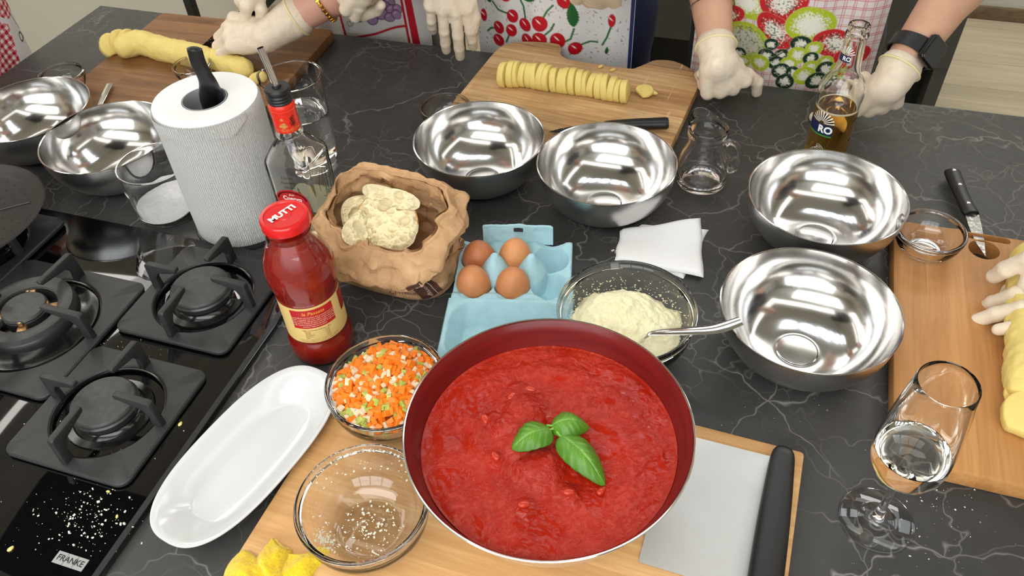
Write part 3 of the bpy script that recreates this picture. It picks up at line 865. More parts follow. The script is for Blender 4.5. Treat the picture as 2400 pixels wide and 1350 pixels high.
zz = np.array([sauce_z(x, y) for x, y in v]) + (.0008 * fbm(va, 60, 3) + .0007 * fbm(va, 230, 2) * np.clip(vnoise(va, 24) * 1.6 + .45, .12, 1)) * np.clip((SRr - np.hypot(va[:, 0], va[:, 1])) / .012, 0, 1)
edge = np.hypot(va[:, 0], va[:, 1]) > SRr * .985
g = G(); g.v = [(x, y, SL + float(z) + (.0009 if e and k % 1 == 0 else 0)) for k, ((x, y), z, e) in enumerate(zip(v, zz, edge))]
g.f = [(0, 1 + j, 1 + (j + 1) % na) for j in range(na)] + [(1 + (i - 1) * na + j, 1 + i * na + j, 1 + i * na + (j + 1) % na, 1 + (i - 1) * na + (j + 1) % na) for i in range(1, nr) for j in range(na)]
g.mi = [0] * len(g.f)
M_sauce = m_sauce()
sc = obj('tomato_sauce', g, M_sauce, None, wp(PX_, PY_, PZ), sharp=0)
tag(sc, 'smooth red tomato sauce with soft lumps filling the pan', 'sauce'); sc['kind'] = 'stuff'
# tomato bits floating on it
M_tom = plain('tomato_flesh', C(186, 52, 26), .2, var=.2, vscale=200, sss=.2)
for i, (px, py) in enumerate([(1160, 1072), (1230, 1187), (1410, 1148), (1335, 1158), (1200, 930), (1245, 912), (1138, 985)]):
    p = at(px, py, .0915); q = Vector((p.x - PX_, p.y - PY_, SL + sauce_z(p.x - PX_, p.y - PY_)))
    gg = blob([('e', (0, 0, 0), (.0055, .0035, .003), None), ('e', (.003, .001, .0005), (.0035, .003, .0025), None)], .002, .0008)
    w = ['just left of the basil leaf', 'below the basil, small', 'at the tip of the longest basil leaf', 'between the basil tip and the near rim', 'near the upper left lump', 'topmost one, near the far side', 'leftmost, beside the big lump'][i]
    o = obj('tomato_piece', gg, M_tom, None, (p.x, p.y, TOP + PZ + q.z), rnd.random() * 6)
    tag(o, 'orange-red tomato piece in the sauce, ' + w, 'tomato', 'tomato pieces in the sauce')

# basil
def m_leaf():
    s = Sh('basil_leaf')
    a = s.n('Attribute', {'attribute_name': 'Col'}).outputs[0]
    c = s.mix(s.math('MULTIPLY', s.ramp(s.noise(130, 4), [(.3, 1.0), (.7, 0.0)]), .35), a, C(52, 104, 20))
    s.set(Base_Color=c, Roughness=.38, Specular_IOR_Level=.45, Subsurface_Weight=.12, Subsurface_Radius=(.004, .006, .002), Subsurface_Scale=.2)
    s.bump(s.noise(300, 3), .2, .0006); return s.m
M_leaf = m_leaf()
def basil(p0, p1, width, label, curl=.35, seed=0, lift=.006, twist=0.0):
    p0, p1 = Vector(p0), Vector(p1); ax = (p1 - p0); L = ax.length; ax.normalize()
    sd = Vector((0, 0, 1)).cross(ax).normalized(); up = ax.cross(sd)
    nu, nv = 40, 33; g = G(); cols = []
    def fn(t, s_):
        q = s_ * 2 - 1
        w = width * (math.sin(pi * t ** .72) ** .62) * (1 if t < .985 else .6)
        w = max(w, .0004)
        x = t * L; y = q * w
        dome = (1 - q * q) * .45 * w * curl * 2 + lift * math.sin(pi * min(1, t * 1.02)) - .0016 * math.exp(-(q / .06) ** 2)
        vein = .0006 * math.sin(2 * pi * (t * 6 - abs(q) * 1.6)) * (abs(q) ** .5) * math.sin(pi * t)
        cr = .0006 * math.sin(9 * t + seed + 3 * q) * abs(q)
        droop = -curl * .5 * w * q * q - twist * y * (t - .3)
        p = p0 + ax * x + sd * y + up * (dome + vein + cr + droop)
        k = math.exp(-(q / .045) ** 2) + .55 * max(0, math.cos(2 * pi * (t * 6 - abs(q) * 1.6)) ** 12) * (1 - abs(q))
        base = CN(88, 142, 34) * (1 - .28 * abs(q)) ; cols.append(base + (CN(142, 182, 84) - base) * min(1, k))
        return tuple(p)
    g.grid(fn, nu, nv); g.c = np.array(cols)
    th = .0006; n = len(g.v)
    lo = [(x, y, z - th) for x, y, z in g.v]; ff = [tuple(q[::-1]) for q in g.f]
    g.add(lo, ff); g.c = np.concatenate([g.c, g.c * .9])
    rim = [i for i in range(nu)] + [j * nu + nu - 1 for j in range(1, nv)] + [(nv - 1) * nu + i for i in range(nu - 2, -1, -1)] + [j * nu for j in range(nv - 2, 0, -1)]
    for a, b in zip(rim, rim[1:] + rim[:1]): g.f.append((a, a + n, b + n, b)); g.mi.append(0)
    stem0 = p0 - ax * .004
    o = tag(obj('basil_leaf', g, M_leaf, None, sharp=0), label, 'basil leaf', 'basil leaves on the sauce')
    obj('stem', G().tube([tuple(p0 - ax * .005 + up * .002), tuple(p0 + up * .0015), tuple(p0 + ax * .006 + up * (.003))], [.0012, .0012, .0008], 8), plain('basil_stem', C(120, 168, 66), .4), o)
zb = .1030
basil(at(1293, 1008, zb + .004), at(1200, 1052, zb + .001), .0165, 'broad basil leaf pointing to the carrot bowl, rounded tip', .30, 1, .008)
basil(at(1292, 1000, zb + .004), at(1381, 1002, zb - .001), .0150, 'cupped basil leaf lying uppermost, towards the cheese', .42, 2, .008)
basil(at(1312, 1022, zb + .004), at(1417, 1138, zb - .008), .0160, 'longest basil leaf, pointed, with its tip dipping into the sauce', .42, 3, .009, .3)

# ---------------------------------------------------------------- grated cheese, spoon
def heap(name, label, C0, zb_, Rf, mat, rfun, hfun, n=60, na=110, amp=.0016, sc_=160):
    g = G(); v = [(0, 0)]
    for i in range(1, n + 1):
        for j in range(na):
            r = i / n; a = 2 * pi * j / na; v.append((r * rfun(a) * math.cos(a), r * rfun(a) * math.sin(a)))
    P = np.array([(x, y, 0) for x, y in v]); nz = fbm(P, sc_, 3) * amp + fbm(P, 42, 2) * amp * 1.3
    g.v = [(x, y, zb_ + hfun(x, y, math.hypot(x, y)) + float(k)) for (x, y), k in zip(v, nz)]
    m = len(g.v)
    g.f = [(0, 1 + j, 1 + (j + 1) % na) for j in range(na)] + [(1 + (i - 1) * na + j, 1 + i * na + j, 1 + i * na + (j + 1) % na, 1 + (i - 1) * na + (j + 1) % na) for i in range(1, n) for j in range(na)]
    # underside following the bowl
    ring = list(range(m - na, m)); o = len(g.v)
    for k in range(1, 7):
        q = 1 - k / 7
        for j in ring: x, y, z = g.v[j]; g.v.append((x * (.55 + .45 * q), y * (.55 + .45 * q), Rf + (z - Rf) * q * q))
    prev = ring
    for k in range(6):
        cur = list(range(o + k * na, o + (k + 1) * na))
        for j in range(na): g.f.append((prev[j], cur[j], cur[(j + 1) % na], prev[(j + 1) % na]))
        prev = cur
    g.v.append((0, 0, Rf)); c = len(g.v) - 1
    for j in range(na): g.f.append((prev[j], c, prev[(j + 1) % na]))
    g.mi = [0] * len(g.f)
    ob = obj(name, g, mat, None, wp(*C0), sharp=0); tag(ob, label, name.replace('_', ' ').split()[-1]); ob['kind'] = 'stuff'
    return ob
def m_grain(name, a, b, sc_=500, bump=.5):
    s = Sh(name); n_ = s.noise(sc_, 4, .7)
    s.set(Base_Color=s.ramp(n_, [(.3, a), (.65, b)]), Roughness=.85, Specular_IOR_Level=.2, Subsurface_Weight=.15, Subsurface_Radius=(.006, .005, .003), Subsurface_Scale=.2)
    s.bump(n_, bump, .0015); return s.m
M_cheese = m_grain('grated_cheese', C(236, 226, 180), C(250, 246, 214))
heap('grated_cheese', 'pale grated cheese heaped in a glass bowl', CH, .030, .006, M_cheese,
     lambda a: .067 + .004 * math.sin(3 * a + 1) + .002 * math.sin(9 * a), lambda x, y, r:   .023 * max(0, 1 - (r / .067) ** 2) + .008 * math.exp(-((x + .012) ** 2 + (y - .018) ** 2) / .0011), amp=.0026, sc_=210)
# loose shreds clinging to the wall of that bowl
g = G()
for i in range(420):
    a = rnd.random() * 2 * pi; k = rnd.random() ** 2.2; r = .066 + .0115 * k; z = .034 + .022 * k
    K = Matrix.Translation((r * math.cos(a), r * math.sin(a), z)) @ rotm('Z', rnd.random() * 6) @ rotm('X', rnd.random() * 3)
    s_ = .0003 + .0005 * rnd.random(); g.box((-s_ * 1.6, -s_ * .6, -s_ * .5), (s_ * 1.6, s_ * .6, s_ * .5), M=K)
o = obj('cheese_crumbs', g, M_cheese, None, wp(*CH), smooth=False); tag(o, 'loose cheese shreds stuck to the wall of the cheese bowl', 'crumbs'); o['kind'] = 'stuff'

def spoon(name, label, path, widths, thick, bowl=None, mat=None, edge=True):
    P = spline(path, 8); W = np.interp(np.linspace(0, 1, len(P)), np.linspace(0, 1, len(widths)), widths)
    g = G(); v = []; f = []; m = 8
    for i, p in enumerate(P):
        t_ = (P[min(i + 1, len(P) - 1)] - P[max(i - 1, 0)]).normalized(); sd = t_.cross(Vector((0, 0, 1))).normalized(); up = sd.cross(t_)
        for k in range(m):
            a = 2 * pi * k / m; v.append(tuple(p + sd * (W[i] / 2 * math.copysign(abs(math.cos(a)) ** .8, math.cos(a))) + up * (thick / 2 * math.sin(a))))
    for i in range(len(P) - 1):
        for k in range(m): f.append((i * m + k, i * m + (k + 1) % m, (i + 1) * m + (k + 1) % m, (i + 1) * m + k))
    f += [tuple(range(m))[::-1], tuple(range((len(P) - 1) * m, len(P) * m))]
    g.add(v, f)
    return tag(obj(name, g, mat or M_chrome, None, sharp=50), label, 'spoon')
sp = spoon('serving_spoon', 'steel spoon stuck in the grated cheese, handle over the bowl rim', [at(1500, 806, .040), at(1513, 790, .062), at(1533, 780, .070), at(1600, 776, .078), at(1680, 770, .084), at(1736, 752, .088)], [.006, .008, .006, .010, .013, .015, .013], .0022)
gb = blob([('e', tuple(at(1490, 816, .036)), (.015, .012, .0035), None)], .002, .0016)
obj('spoon_bowl', gb, M_chrome, sp)
spoon('teaspoon', 'steel spoon handle lying on the walnut board behind a steel bowl', [at(257, 196, .026), at(243, 225, .026), at(228, 260, .0255), at(222, 275, .024)], [.011, .011, .007, .006], .002)

# ---------------------------------------------------------------- diced vegetables
M_carrot = plain('carrot', C(236, 124, 24), .38, var=.22, vscale=160, sss=.15, spec=.4)
M_onion = plain('onion', C(226, 204, 172), .28, var=.12, vscale=150, sss=.3, spec=.5)
M_celery = plain('celery', C(172, 180, 84), .3, var=.25, vscale=120, sss=.2)
def dice(s_, seed):
    r_ = random.Random(seed); a, b, c = (s_ * (.7 + .6 * r_.random()) for _ in range(3))
    g = G().box((-a / 2, -b / 2, -c / 2), (a / 2, b / 2, c / 2))
    g.v = [(x * (1 + .35 * (r_.random() - .5)), y * (1 + .35 * (r_.random() - .5)), z * (1 + .4 * (r_.random() - .5))) for x, y, z in g.v]
    return g.bevel(s_ * .06, 1, 20)
DC = [mesh_data('carrot_dice', dice(.0068, i), M_carrot, 25) for i in range(8)]
DO = [mesh_data('onion_dice', dice(.0060, 20 + i), M_onion, 25) for i in range(6)]
DL = [mesh_data('celery_dice', dice(.0072, 40 + i), M_celery, 25) for i in range(6)]
def veg_h(x, y):
    r = math.hypot(x, y)
    return .047 + .016 * max(0, 1 - (r / .056) ** 2) + .010 * math.exp(-((x - .016) ** 2 + (y - .028) ** 2) / .0005) + .002 * math.sin(90 * x + 40 * y)
base = G()
for i in range(420):
    a = rnd.random() * 2 * pi; r = .054 * math.sqrt(rnd.random()); x, y = r * math.cos(a), r * math.sin(a)
    zt = veg_h(x, y) - .006; zl = .010 + .05 * max(0, (r - .03) / .03) ** 1.5 * .6
    z = zl + (zt - zl) * rnd.random() ** .5
    d = dice(.0072, 900 + i % 12); base.add(d.v, d.f, 0 if rnd.random() < .6 else (1 if rnd.random() < .7 else 2), Matrix.Translation((x, y, z)) @ Matrix.Rotation(rnd.random() * 6, 4, Vector((rnd.random(), rnd.random(), rnd.random())).normalized()))
o = obj('chopped_vegetables', base, [M_carrot, M_onion, M_celery], None, wp(*VG, BB), sharp=25); tag(o, 'lower layers of chopped vegetables inside the glass bowl', 'vegetables'); o['kind'] = 'stuff'
pts = []
tries = 0
while len(pts) < 330 and tries < 9000:
    tries += 1
    a = rnd.random() * 2 * pi; r = .057 * math.sqrt(rnd.random()); x, y = r * math.cos(a), r * math.sin(a)
    if all((x - p[0]) ** 2 + (y - p[1]) ** 2 > .0043 ** 2 for p in pts): pts.append((x, y))
for i, (x, y) in enumerate(pts):
    q = rnd.random()
    me, nm, gl, lb, ct = ((rnd.choice(DC), 'carrot_dice', 'diced carrot in the glass bowl', 'bright orange carrot cube in the heap of the glass bowl', 'carrot') if q < .62 else
                          (rnd.choice(DO), 'onion_dice', 'diced onion in the glass bowl', 'translucent white onion cube in the heap of the glass bowl', 'onion') if q < .86 else
                          (rnd.choice(DL), 'celery_dice', 'diced celery in the glass bowl', 'pale green celery cube in the heap of the glass bowl', 'celery'))
    o = obj(nm, me, None, None, wp(VG[0] + x, VG[1] + y, BB + veg_h(x, y) + (rnd.random() - .4) * .002))
    o.rotation_euler = (rnd.random() * 6, rnd.random() * 6, rnd.random() * 6)
    o.scale = (1, 1, 1) if rnd.random() > .12 else (1.5, 1.2, .8)
    tag(o, lb, ct, gl)
# ---------------------------------------------------------------- paper roll on its holder
RX, RY = -.3905, .9555
t = thing('paper_towel_roll', 'thick white kitchen paper roll standing on a black holder', 'paper roll', wp(RX, RY))
RRo, RRi, RH = .0715, .0295, .208
def m_towel():
    s = Sh('embossed_paper')
    # cylindrical zigzag embossing
    sep = s.n('SeparateXYZ', Vector=s.oc()); a = s.math('ARCTAN2', sep.outputs[1], sep.outputs[0])
    x = s.math('MULTIPLY', a, 11.5); z = s.math('MULTIPLY', sep.outputs[2], 105.0)
    tri = s.math('ABSOLUTE', s.math('SUBTRACT', s.math('FRACT', x), .5))
    w = s.math('SINE', s.math('MULTIPLY', s.math('ADD', z, s.math('MULTIPLY', tri, 5.0)), 6.283))
    dots = s.math('MULTIPLY', s.math('ADD', w, 0), s.math('ADD', s.math('SINE', s.math('MULTIPLY', a, 150.0)), 1.4))
    s.set(Base_Color=C(226, 225, 222), Roughness=.95, Specular_IOR_Level=.1)
    s.bump(s.math('ADD', dots, s.noise(300, 2)), .8, .0007); return s.m
M_paper = plain('paper_end', C(238, 238, 236), .95, spec=.1, bump=.15, bscale=500)
M_tw = m_towel()
def rollr(a, z): return 1 + .010 * math.sin(a * 2 + 1 + z * 9) + .004 * math.sin(5 * a + z * 30) * (1 if z > .01 else 0)
obj('paper', G().lathe([(RRo - .001, .006), (RRo, .008)] + [(RRo, .008 + (RH - .012) * i / 14) for i in range(1, 15)] + [(RRo - .0025, RH)], 96, rad=rollr), M_tw, t)
obj('roll_end', G().lathe([(RRo - .0025, RH), (RRo * .8, RH + .0012), (RRo * .6, RH + .0006), (RRi + .001, RH + .0004), (RRi + .001, RH - .06)], 96, rad=lambda a, z: rollr(a, RH)), M_paper, t)
obj('core_tube', G().lathe([(RRi, .006), (RRi, RH + .001), (RRi - .0012, RH + .001), (RRi - .0012, .006)], 64), plain('grey_cardboard', C(150, 150, 152), .8), t)
# torn loose sheet edge
g = G()
def loose(i, j):
    a = 3.6 + i * 2.1; z = RH - .0005 - (.006 + .022 * (math.sin(i * pi) ** .6) * (.75 + .25 * math.sin(i * 17))) * j
    r = (RRo + .0012 + .0012 * j * math.sin(i * 9)) * rollr(a, z); return (r * math.cos(a), r * math.sin(a), z)
obj('loose_sheet', G().grid(loose, 50, 6), M_tw, t)
obj('holder_base', G().lathe([(0, 0), (.074, 0), (.075, .002), (.074, .005), (.07, .006), (0, .006)], 64), M_bplastic, t)
# holder stem ends in a loop-shaped black handle
hp = at(497, 235, .190); hx, hy = hp.x - RX, hp.y - RY
obj('holder_stem', G().tube([(0, 0, .005), (0, 0, .16)], .008, 16), M_bplastic, t)
pth = [(hx * .6, hy * .6, .150), (hx, hy, .190)]
q1, q2, q3 = at(489, 196, .232), at(466, 150, .262), at(455, 112, .286)
for q in (q1, q2, q3): pth.append((q.x - RX, q.y - RY, q.z - TOP))
pp = spline(pth, 8)
obj('handle', G().tube([tuple(p) for p in pp], list(np.interp(np.linspace(0, 1, len(pp)), [0, .25, .42, .6, .97, 1], [.014, .0165, .014, .0105, .0098, .006])), 16, flat=.55, up=(0, 1, .3)), M_bplastic, t)

# ---------------------------------------------------------------- salt jar
JX, JY = -.5125, .990
t = thing('salt_jar', 'straight glass jar a third full of white salt in front of the hob', 'jar', wp(JX, JY))
jr, jh = .0515, .088
def jrad(z): return jr * (.86 + .14 * min(1, z / .03) ** .5)
pr = [(0, .0012), (jr * .72, .0012), (jr * .78, 0), (jr * .86, .002)] + [(jrad(.002 + .03 * k / 6), .002 + .03 * k / 6) for k in range(1, 7)] + [(jr, jh - .002), (jr + .0008, jh - .0008), (jr + .0004, jh + .0006), (jr - .0016, jh + .0006), (jr - .0022, jh - .001)] + [(jrad(.002 + .03 * k / 6) - .002, .002 + .03 * k / 6) for k in range(6, 0, -1)] + [(jr * .78, .0048), (0, .0046)]
obj('glass_wall', G().lathe(pr, 80), M_glass, t)
a0 = math.atan2(at(335, 450, .05).y - JY, at(335, 450, .05).x - JX)
g = cyl_decal(G(), rect2d(-.0085, -.0028, .0085, .0028), jr, .057, a0, .0003)
lb = obj('sticker', g, M_white, t)
obj('lettering', cyl_decal(G(), text2d('38.451', .0034, .01), jr, .057, a0, .0006), M_greyprint, lb, smooth=False)
M_salt = m_grain('salt', C(232, 231, 230), C(246, 246, 246), 700, .4)
heap('salt', 'white salt sloping inside the glass jar', (JX, JY), .022, .0052, M_salt, lambda a: jr - .0024, lambda x, y, r: .010 * (x * .3 + y * .95) / .05 + .004 * math.exp(-((x - .01) ** 2 + (y - .01) ** 2) / .0006), amp=.0006, n=40)

# ---------------------------------------------------------------- oil bottle
OX, OY = -.2745, .8975
t = thing('oil_bottle', 'square clear glass bottle with olive oil, red capsule and steel pourer', 'bottle', wp(OX, OY), math.radians(-19.5))
def sq_section(w, r, z, n=6): return [(x, y, z) for x, y in rrect(-w / 2, -w / 2, w / 2, w / 2, r, n)]
def sq_loft(rows, capb=True, capt=False):
    g = G(); m = len(rows[0])
    for R in rows: g.v += R
    for i in range(len(rows) - 1):
        for k in range(m): g.f.append((i * m + k, i * m + (k + 1) % m, (i + 1) * m + (k + 1) % m, (i + 1) * m + k))
    if capb: g.f.append(tuple(range(m))[::-1])
    if capt: g.f.append(tuple(range((len(rows) - 1) * m, len(rows) * m)))
    g.mi = [0] * len(g.f); return g
W_ = .0655
rows = [sq_section(W_ - .006, .008, 0), sq_section(W_, .009, .004), sq_section(W_, .009, .150), sq_section(W_ - .002, .010, .156), sq_section(.050, .017, .170), sq_section(.036, .0165, .180), sq_section(.034, .0169, .183), sq_section(.036, .0179, .187), sq_section(.036, .0179, .191), sq_section(.031, .0154, .195), sq_section(.0285, .0142, .240)]
inn = [sq_section(.0225, .0112, .240), sq_section(.024, .0119, .195), sq_section(.029, .0144, .184), sq_section(.043, .015, .168), sq_section(W_ - .010, .007, .153), sq_section(W_ - .009, .006, .150), sq_section(W_ - .009, .006, .009)]
g = sq_loft(rows + inn); m = 28; L = len(g.v); g.f.append(tuple(range(L - m, L))); g.mi.append(0)
obj('glass_body', g, M_glass, t, sharp=30)
M_oil = glass('olive_oil', (.36, .34, .035, 1), 1.47); M_oil.node_tree.nodes['Principled BSDF'].inputs['Transmission Weight'].default_value = .55
oil = sq_loft([sq_section(W_ - .0086, .006, .0088), sq_section(W_ - .0086, .006, .080)], True, True)
obj('olive_oil', oil, M_oil, t, sharp=30)
M_red = plain('red_capsule', C(222, 48, 30), .32)
cp = obj('capsule', G().lathe([(.0163, .194), (.0165, .197), (.0160, .222), (.0166, .2225), (.0166, .2245), (.0160, .225), (.0166, .2275), (.0160, .2300), (.0150, .2325)], 48), M_red, t)
M_gold = plain('gold_print', C(214, 170, 96), .4, metal=.3)
M_ink = plain('dark_red_ink', C(66, 14, 10), .5)
aw = -pi / 2 + .75 + math.radians(19.5) - .55
g = cyl_decal(G(), rect2d(-.05, -.0002, .05, .0002), .0164, .2005, aw, .0002); g = cyl_decal(g, rect2d(-.05, -.0002, .05, .0002), .0164, .1965, aw, .0002)
g = cyl_decal(g, text2d('RESERVA DE LA TRADICION FAMILIAR', .0032, .01, space=1.15), .0163, .1985, aw - .3, .0003)
for q in range(26):
    rr_ = .0030 * rnd.random() ** .5; a = rnd.random() * 2 * pi; dx, dy = rr_ * math.cos(a) * 1.2, rr_ * math.sin(a) * 1.4
    g = cyl_decal(g, ring2d(.0005, .0010, 10), .0162, .2080 + dy - .002, aw - .25 + dx / .016, .0003)
for q in range(5): g = cyl_decal(g, ring2d(.0005, .0011, 10), .0162, .2145 + .0011 * math.sin(q * 2.), aw - .25 + .0011 * math.cos(q * 2.) / .016, .0003)
for q in range(6): g = cyl_decal(g, disc2d(.0011, 10), .0162, .2045, aw - .25 + (q - 2.5) * .0018 / .016, .0003)
obj('gold_print', g, M_gold, cp, smooth=False)
g = G()
for q in range(9): g = cyl_decal(g, ring2d(.0012, .0020, 12), .0162, .2050 + .0018 * q % .012, aw + .55 + .12 * math.sin(q * 2.4), .0003)
obj('dark_emblem', g, M_ink, cp, smooth=False)
obj('stopper', G().lathe([(.0148, .2325), (.0155, .234), (.0142, .236), (.0152, .238), (.0140, .240), (.0152, .242), (.0142, .2445), (.0160, .246), (.0164, .250), (.0150, .2525), (.006, .253), (.0055, .256), (0, .256)], 40), M_bplastic, t)
pt = at(610, 112, .302); pb = (0, 0, .252); Mi = (Matrix.Translation(wp(OX, OY)) @ rotm('Z', math.radians(-19.5))).inverted(); pl = Mi @ pt
ps = spline([(0, 0, .250), (pl.x * .3, pl.y * .3, .268), (pl.x, pl.y, pl.z)], 6)
g = G().tube([tuple(p) for p in ps], [.0043] * 5 + [.0042] * (len(ps) - 5), 20, cap=False); g.tube([tuple(p) for p in ps], [.0036] * len(ps), 20, cap=False)
obj('pourer', g, M_chrome, t)
# labels on the two near faces
lab = obj('label', G().prism([(x, y) for x, y in [(-.024, -.030), (.024, -.030), (.024, .018)] + [(.024 * math.cos(a), .018 + .014 * math.sin(a)) for a in np.linspace(.1, pi - .1, 12)] + [(-.024, .018)]], 0, .0004, M=frame((0, -W_ / 2 - .0001, .084), (1, 0, 0), (0, 0, 1), (0, -1, 0))), plain('red_label', C(190, 40, 44), .4), t, smooth=False)
F_ = frame((0, -W_ / 2 - .0007, .084), (1, 0, 0), (0, 0, 1), (0, -1, 0))
g = flat_decal(G(), text2d('Jose', .0045, .01, .2), F_ @ tr(0, .0245)); g = flat_decal(g, text2d('Cuervo', .0092, .03), F_ @ tr(0, .018)); g = flat_decal(g, text2d('ESPECIAL', .003, .01), F_ @ tr(0, .0115))
obj('lettering', g, M_white, lab, smooth=False)
g = G()
for q in range(34):
    a = pi * q / 33; g = flat_decal(g, ring2d(.0005, .0014, 8), F_ @ tr(.0205 * math.cos(a), .018 + .0108 * math.sin(a)))
obj('ornament', g, M_ink, lab, smooth=False)
# black script printed on the glass
FR = frame((W_ / 2 + .0003, 0, .1), (0, 1, 0), (0, 0, 1), (1, 0, 0)); FF = frame((0, -W_ / 2 - .0003, .1), (1, 0, 0), (0, 0, 1), (0, -1, 0))
g = G()
for k in range(3):
    loop = [(FR @ Vector((.008 * k - .006 + .007 * math.sin(a) * (1 - .2 * k), .012 + .02 * math.cos(a) + .004 * math.sin(2 * a), 0))) for a in np.linspace(-2.2, 3.4, 22)]
    g.tube([tuple(p) for p in loop], .0003, 4)
g = flat_decal(g, text2d('Tradicional', .007, .0, .35), FR @ rotm('Z', -.9) @ tr(.012, .0))
for k, w in enumerate(['Especial', 'Reposado', 'Mexico', 'hecho a mano', '1795']): g = flat_decal(g, text2d(w, .0055, 0, .3), FF @ tr(.0, .036 - .0078 * k) @ rotm('Z', .12))
obj('script_print', g, plain('black_ink', C(40, 40, 38), .5), t, smooth=False)

# ---------------------------------------------------------------- water jug behind it
t = thing('water_jug', 'tall clear jug of water with a pouring lip, behind the oil bottle', 'jug', wp(-.3115, 1.0985))
lipa = math.atan2(.3, -.8)
def jlip(a, z):
    d = math.cos(a - lipa); return 1 + (.16 * max(0, d) ** 14 * max(0, (z - .125) / .027) if z > .125 else 0)
jh, jr = .152, .0465
pr = [(0, .002), (.036, .002), (.0405, 0), (.042, .003)] + [(.042 + (jr - .042) * k / 10, .003 + (jh - .003) * k / 10) for k in range(1, 11)] + [(jr + .0007, jh + .0004), (jr + .0007, jh + .0016), (jr - .0008, jh + .0026), (jr - .0024, jh + .0016), (jr - .0024, jh + .0004)] + [(.042 + (jr - .042) * k / 10 - .002, .003 + (jh - .003) * k / 10) for k in range(10, 0, -1)] + [(.037, .006), (0, .006)]
jl = .092; jq = lambda z: .042 + (jr - .042) * (z - .003) / (jh - .003)
obj('glass_wall', G().lathe([(jq(jl), jl)] + [p for p in pr[4:] if p[1] > jl] + [(jq(jl) - .002, jl)], 96, rad=jlip, closed=True), M_glass, t)
obj('water', G().lathe(pr[:4] + [(jq(.003 + (jl - .003) * k / 6), .003 + (jl - .003) * k / 6) for k in range(1, 7)] + [(0, jl)], 96), glass('water', (1, 1, 1, 1), 1.33), t, sharp=50)
obj('foot_label', cyl_decal(G(), rect2d(-.012, -.006, .012, .006), .0425, .012, -.55, .0006), plain('pale_print', C(170, 170, 170), .5), t)

# ---------------------------------------------------------------- passata bottle
t = thing('passata_bottle', 'bottle of red tomato passata with red lid and cream label', 'bottle', wp(-.2430, .6925))
prof = [(.0255, .196), (.0262, .188), (.030, .176), (.0375, .160), (.0408, .145), (.0408, .132), (.0385, .118), (.0362, .1095), (.0362, .107), (.0368, .106), (.0368, .044), (.0360, .042), (.0362, .040), (.0392, .034), (.0400, .026), (.0398, .012), (.0375, .003), (.033, 0), (0, .002)][::-1]
gi = [(r - .0022 if r > .003 else 0, z + (.003 if z < .004 else 0)) for r, z in prof][::-1]
obj('glass_body', G().lathe(prof + [(.0240, .1962)] + gi[1:], 80), M_glass, t, sharp=30)
M_pas = Sh('passata'); M_pas.set(Base_Color=M_pas.ramp(M_pas.noise(40, 4), [(.35, C(158, 24, 14)), (.7, C(176, 42, 24))]), Roughness=.25, Subsurface_Weight=.1, Subsurface_Radius=(.01, .002, .001), Subsurface_Scale=.2); M_pas = M_pas.m
pi_ = [(r - .0019 if r > .003 else 0, z + (.0028 if z < .004 else 0)) for r, z in prof]
obj('passata', G().lathe([p for p in pi_ if p[1] < .186] + [(.0225, .187), (0, .1875)], 80), M_pas, t)
M_lid = plain('red_lid', C(208, 26, 30), .22, spec=.6)
ld = obj('lid', G().lathe([(.0262, .203), (.0272, .2035), (.0274, .206), (.0270, .2135), (.0258, .2155), (.0225, .2158), (.0215, .2145), (.0085, .2142), (.0078, .2150), (0, .2150)], 64), M_lid, t)
obj('lettering', flat_decal(G(), text2d('MUTTI', .0115, .05), frame((-.002, .002, .2153), (math.cos(.82), math.sin(.82), 0), (-math.sin(.82), math.cos(.82), 0), (0, 0, 1))), M_white, ld, smooth=False)
af = math.atan2(-.6925 + .10, .2430 - .06)
wl_ = .0645
def rb(z): return .0369
lb = obj('label', G().grid(lambda i, j: (.03695 * math.cos(af + (i - .5) * 5.6), .03695 * math.sin(af + (i - .5) * 5.6), .0455 + .0590 * j), 90, 3), plain('cream_label', C(216, 186, 116), .5), t)
g = cyl_decal(G(), rect2d(-.0265, -.0150, .0265, .0150), rb, .0860, af - .05, .0003, maxlen=.003); obj('red_panel', g, plain('label_red', C(176, 24, 28), .5), lb)
g = cyl_decal(G(), rect2d(-.016, -.0155, .016, .0155), rb, .0870, af + 1.45, .0003, maxlen=.003); obj('side_panel', g, plain('label_dark_red', C(140, 26, 26), .5), lb)
M_cream = plain('cream_ink', C(226, 190, 160), .5); M_goldt = plain('gold_ink', C(222, 150, 60), .45); M_brown = plain('brown_ink', C(140, 92, 48), .6)
obj('gold_lettering', cyl_decal(G(), text2d('la Passata', .0072, .012, .3), rb, .0955, af - .02, .0006, maxlen=.003), M_goldt, lb, smooth=False)
g = G()
for k, tx in enumerate(['La Passata Mutti e il risultato dei pomodori piu maturi,', 'coltivati e raccolti con cura nelle nostre campagne:', 'morbida e vellutata, dal gusto dolce e dal colore rosso.', 'Ideale per le ricette di tutta la famiglia, e perfetta', 'per sughi veloci e preparazioni semplici di ogni giorno,', 'buona e sana per la pasta.']):
    g = cyl_decal(g, text2d(tx, .0028, .006), rb, .0895 - .0030 * k, af - .05, .0006, maxlen=.004)
obj('paragraph', g, M_cream, lb, smooth=False)
g = cyl_decal(G(), text2d('Valori nutrizionali medi per 100 g', .0026, .012), rb, .0672, af - .05, .0004)
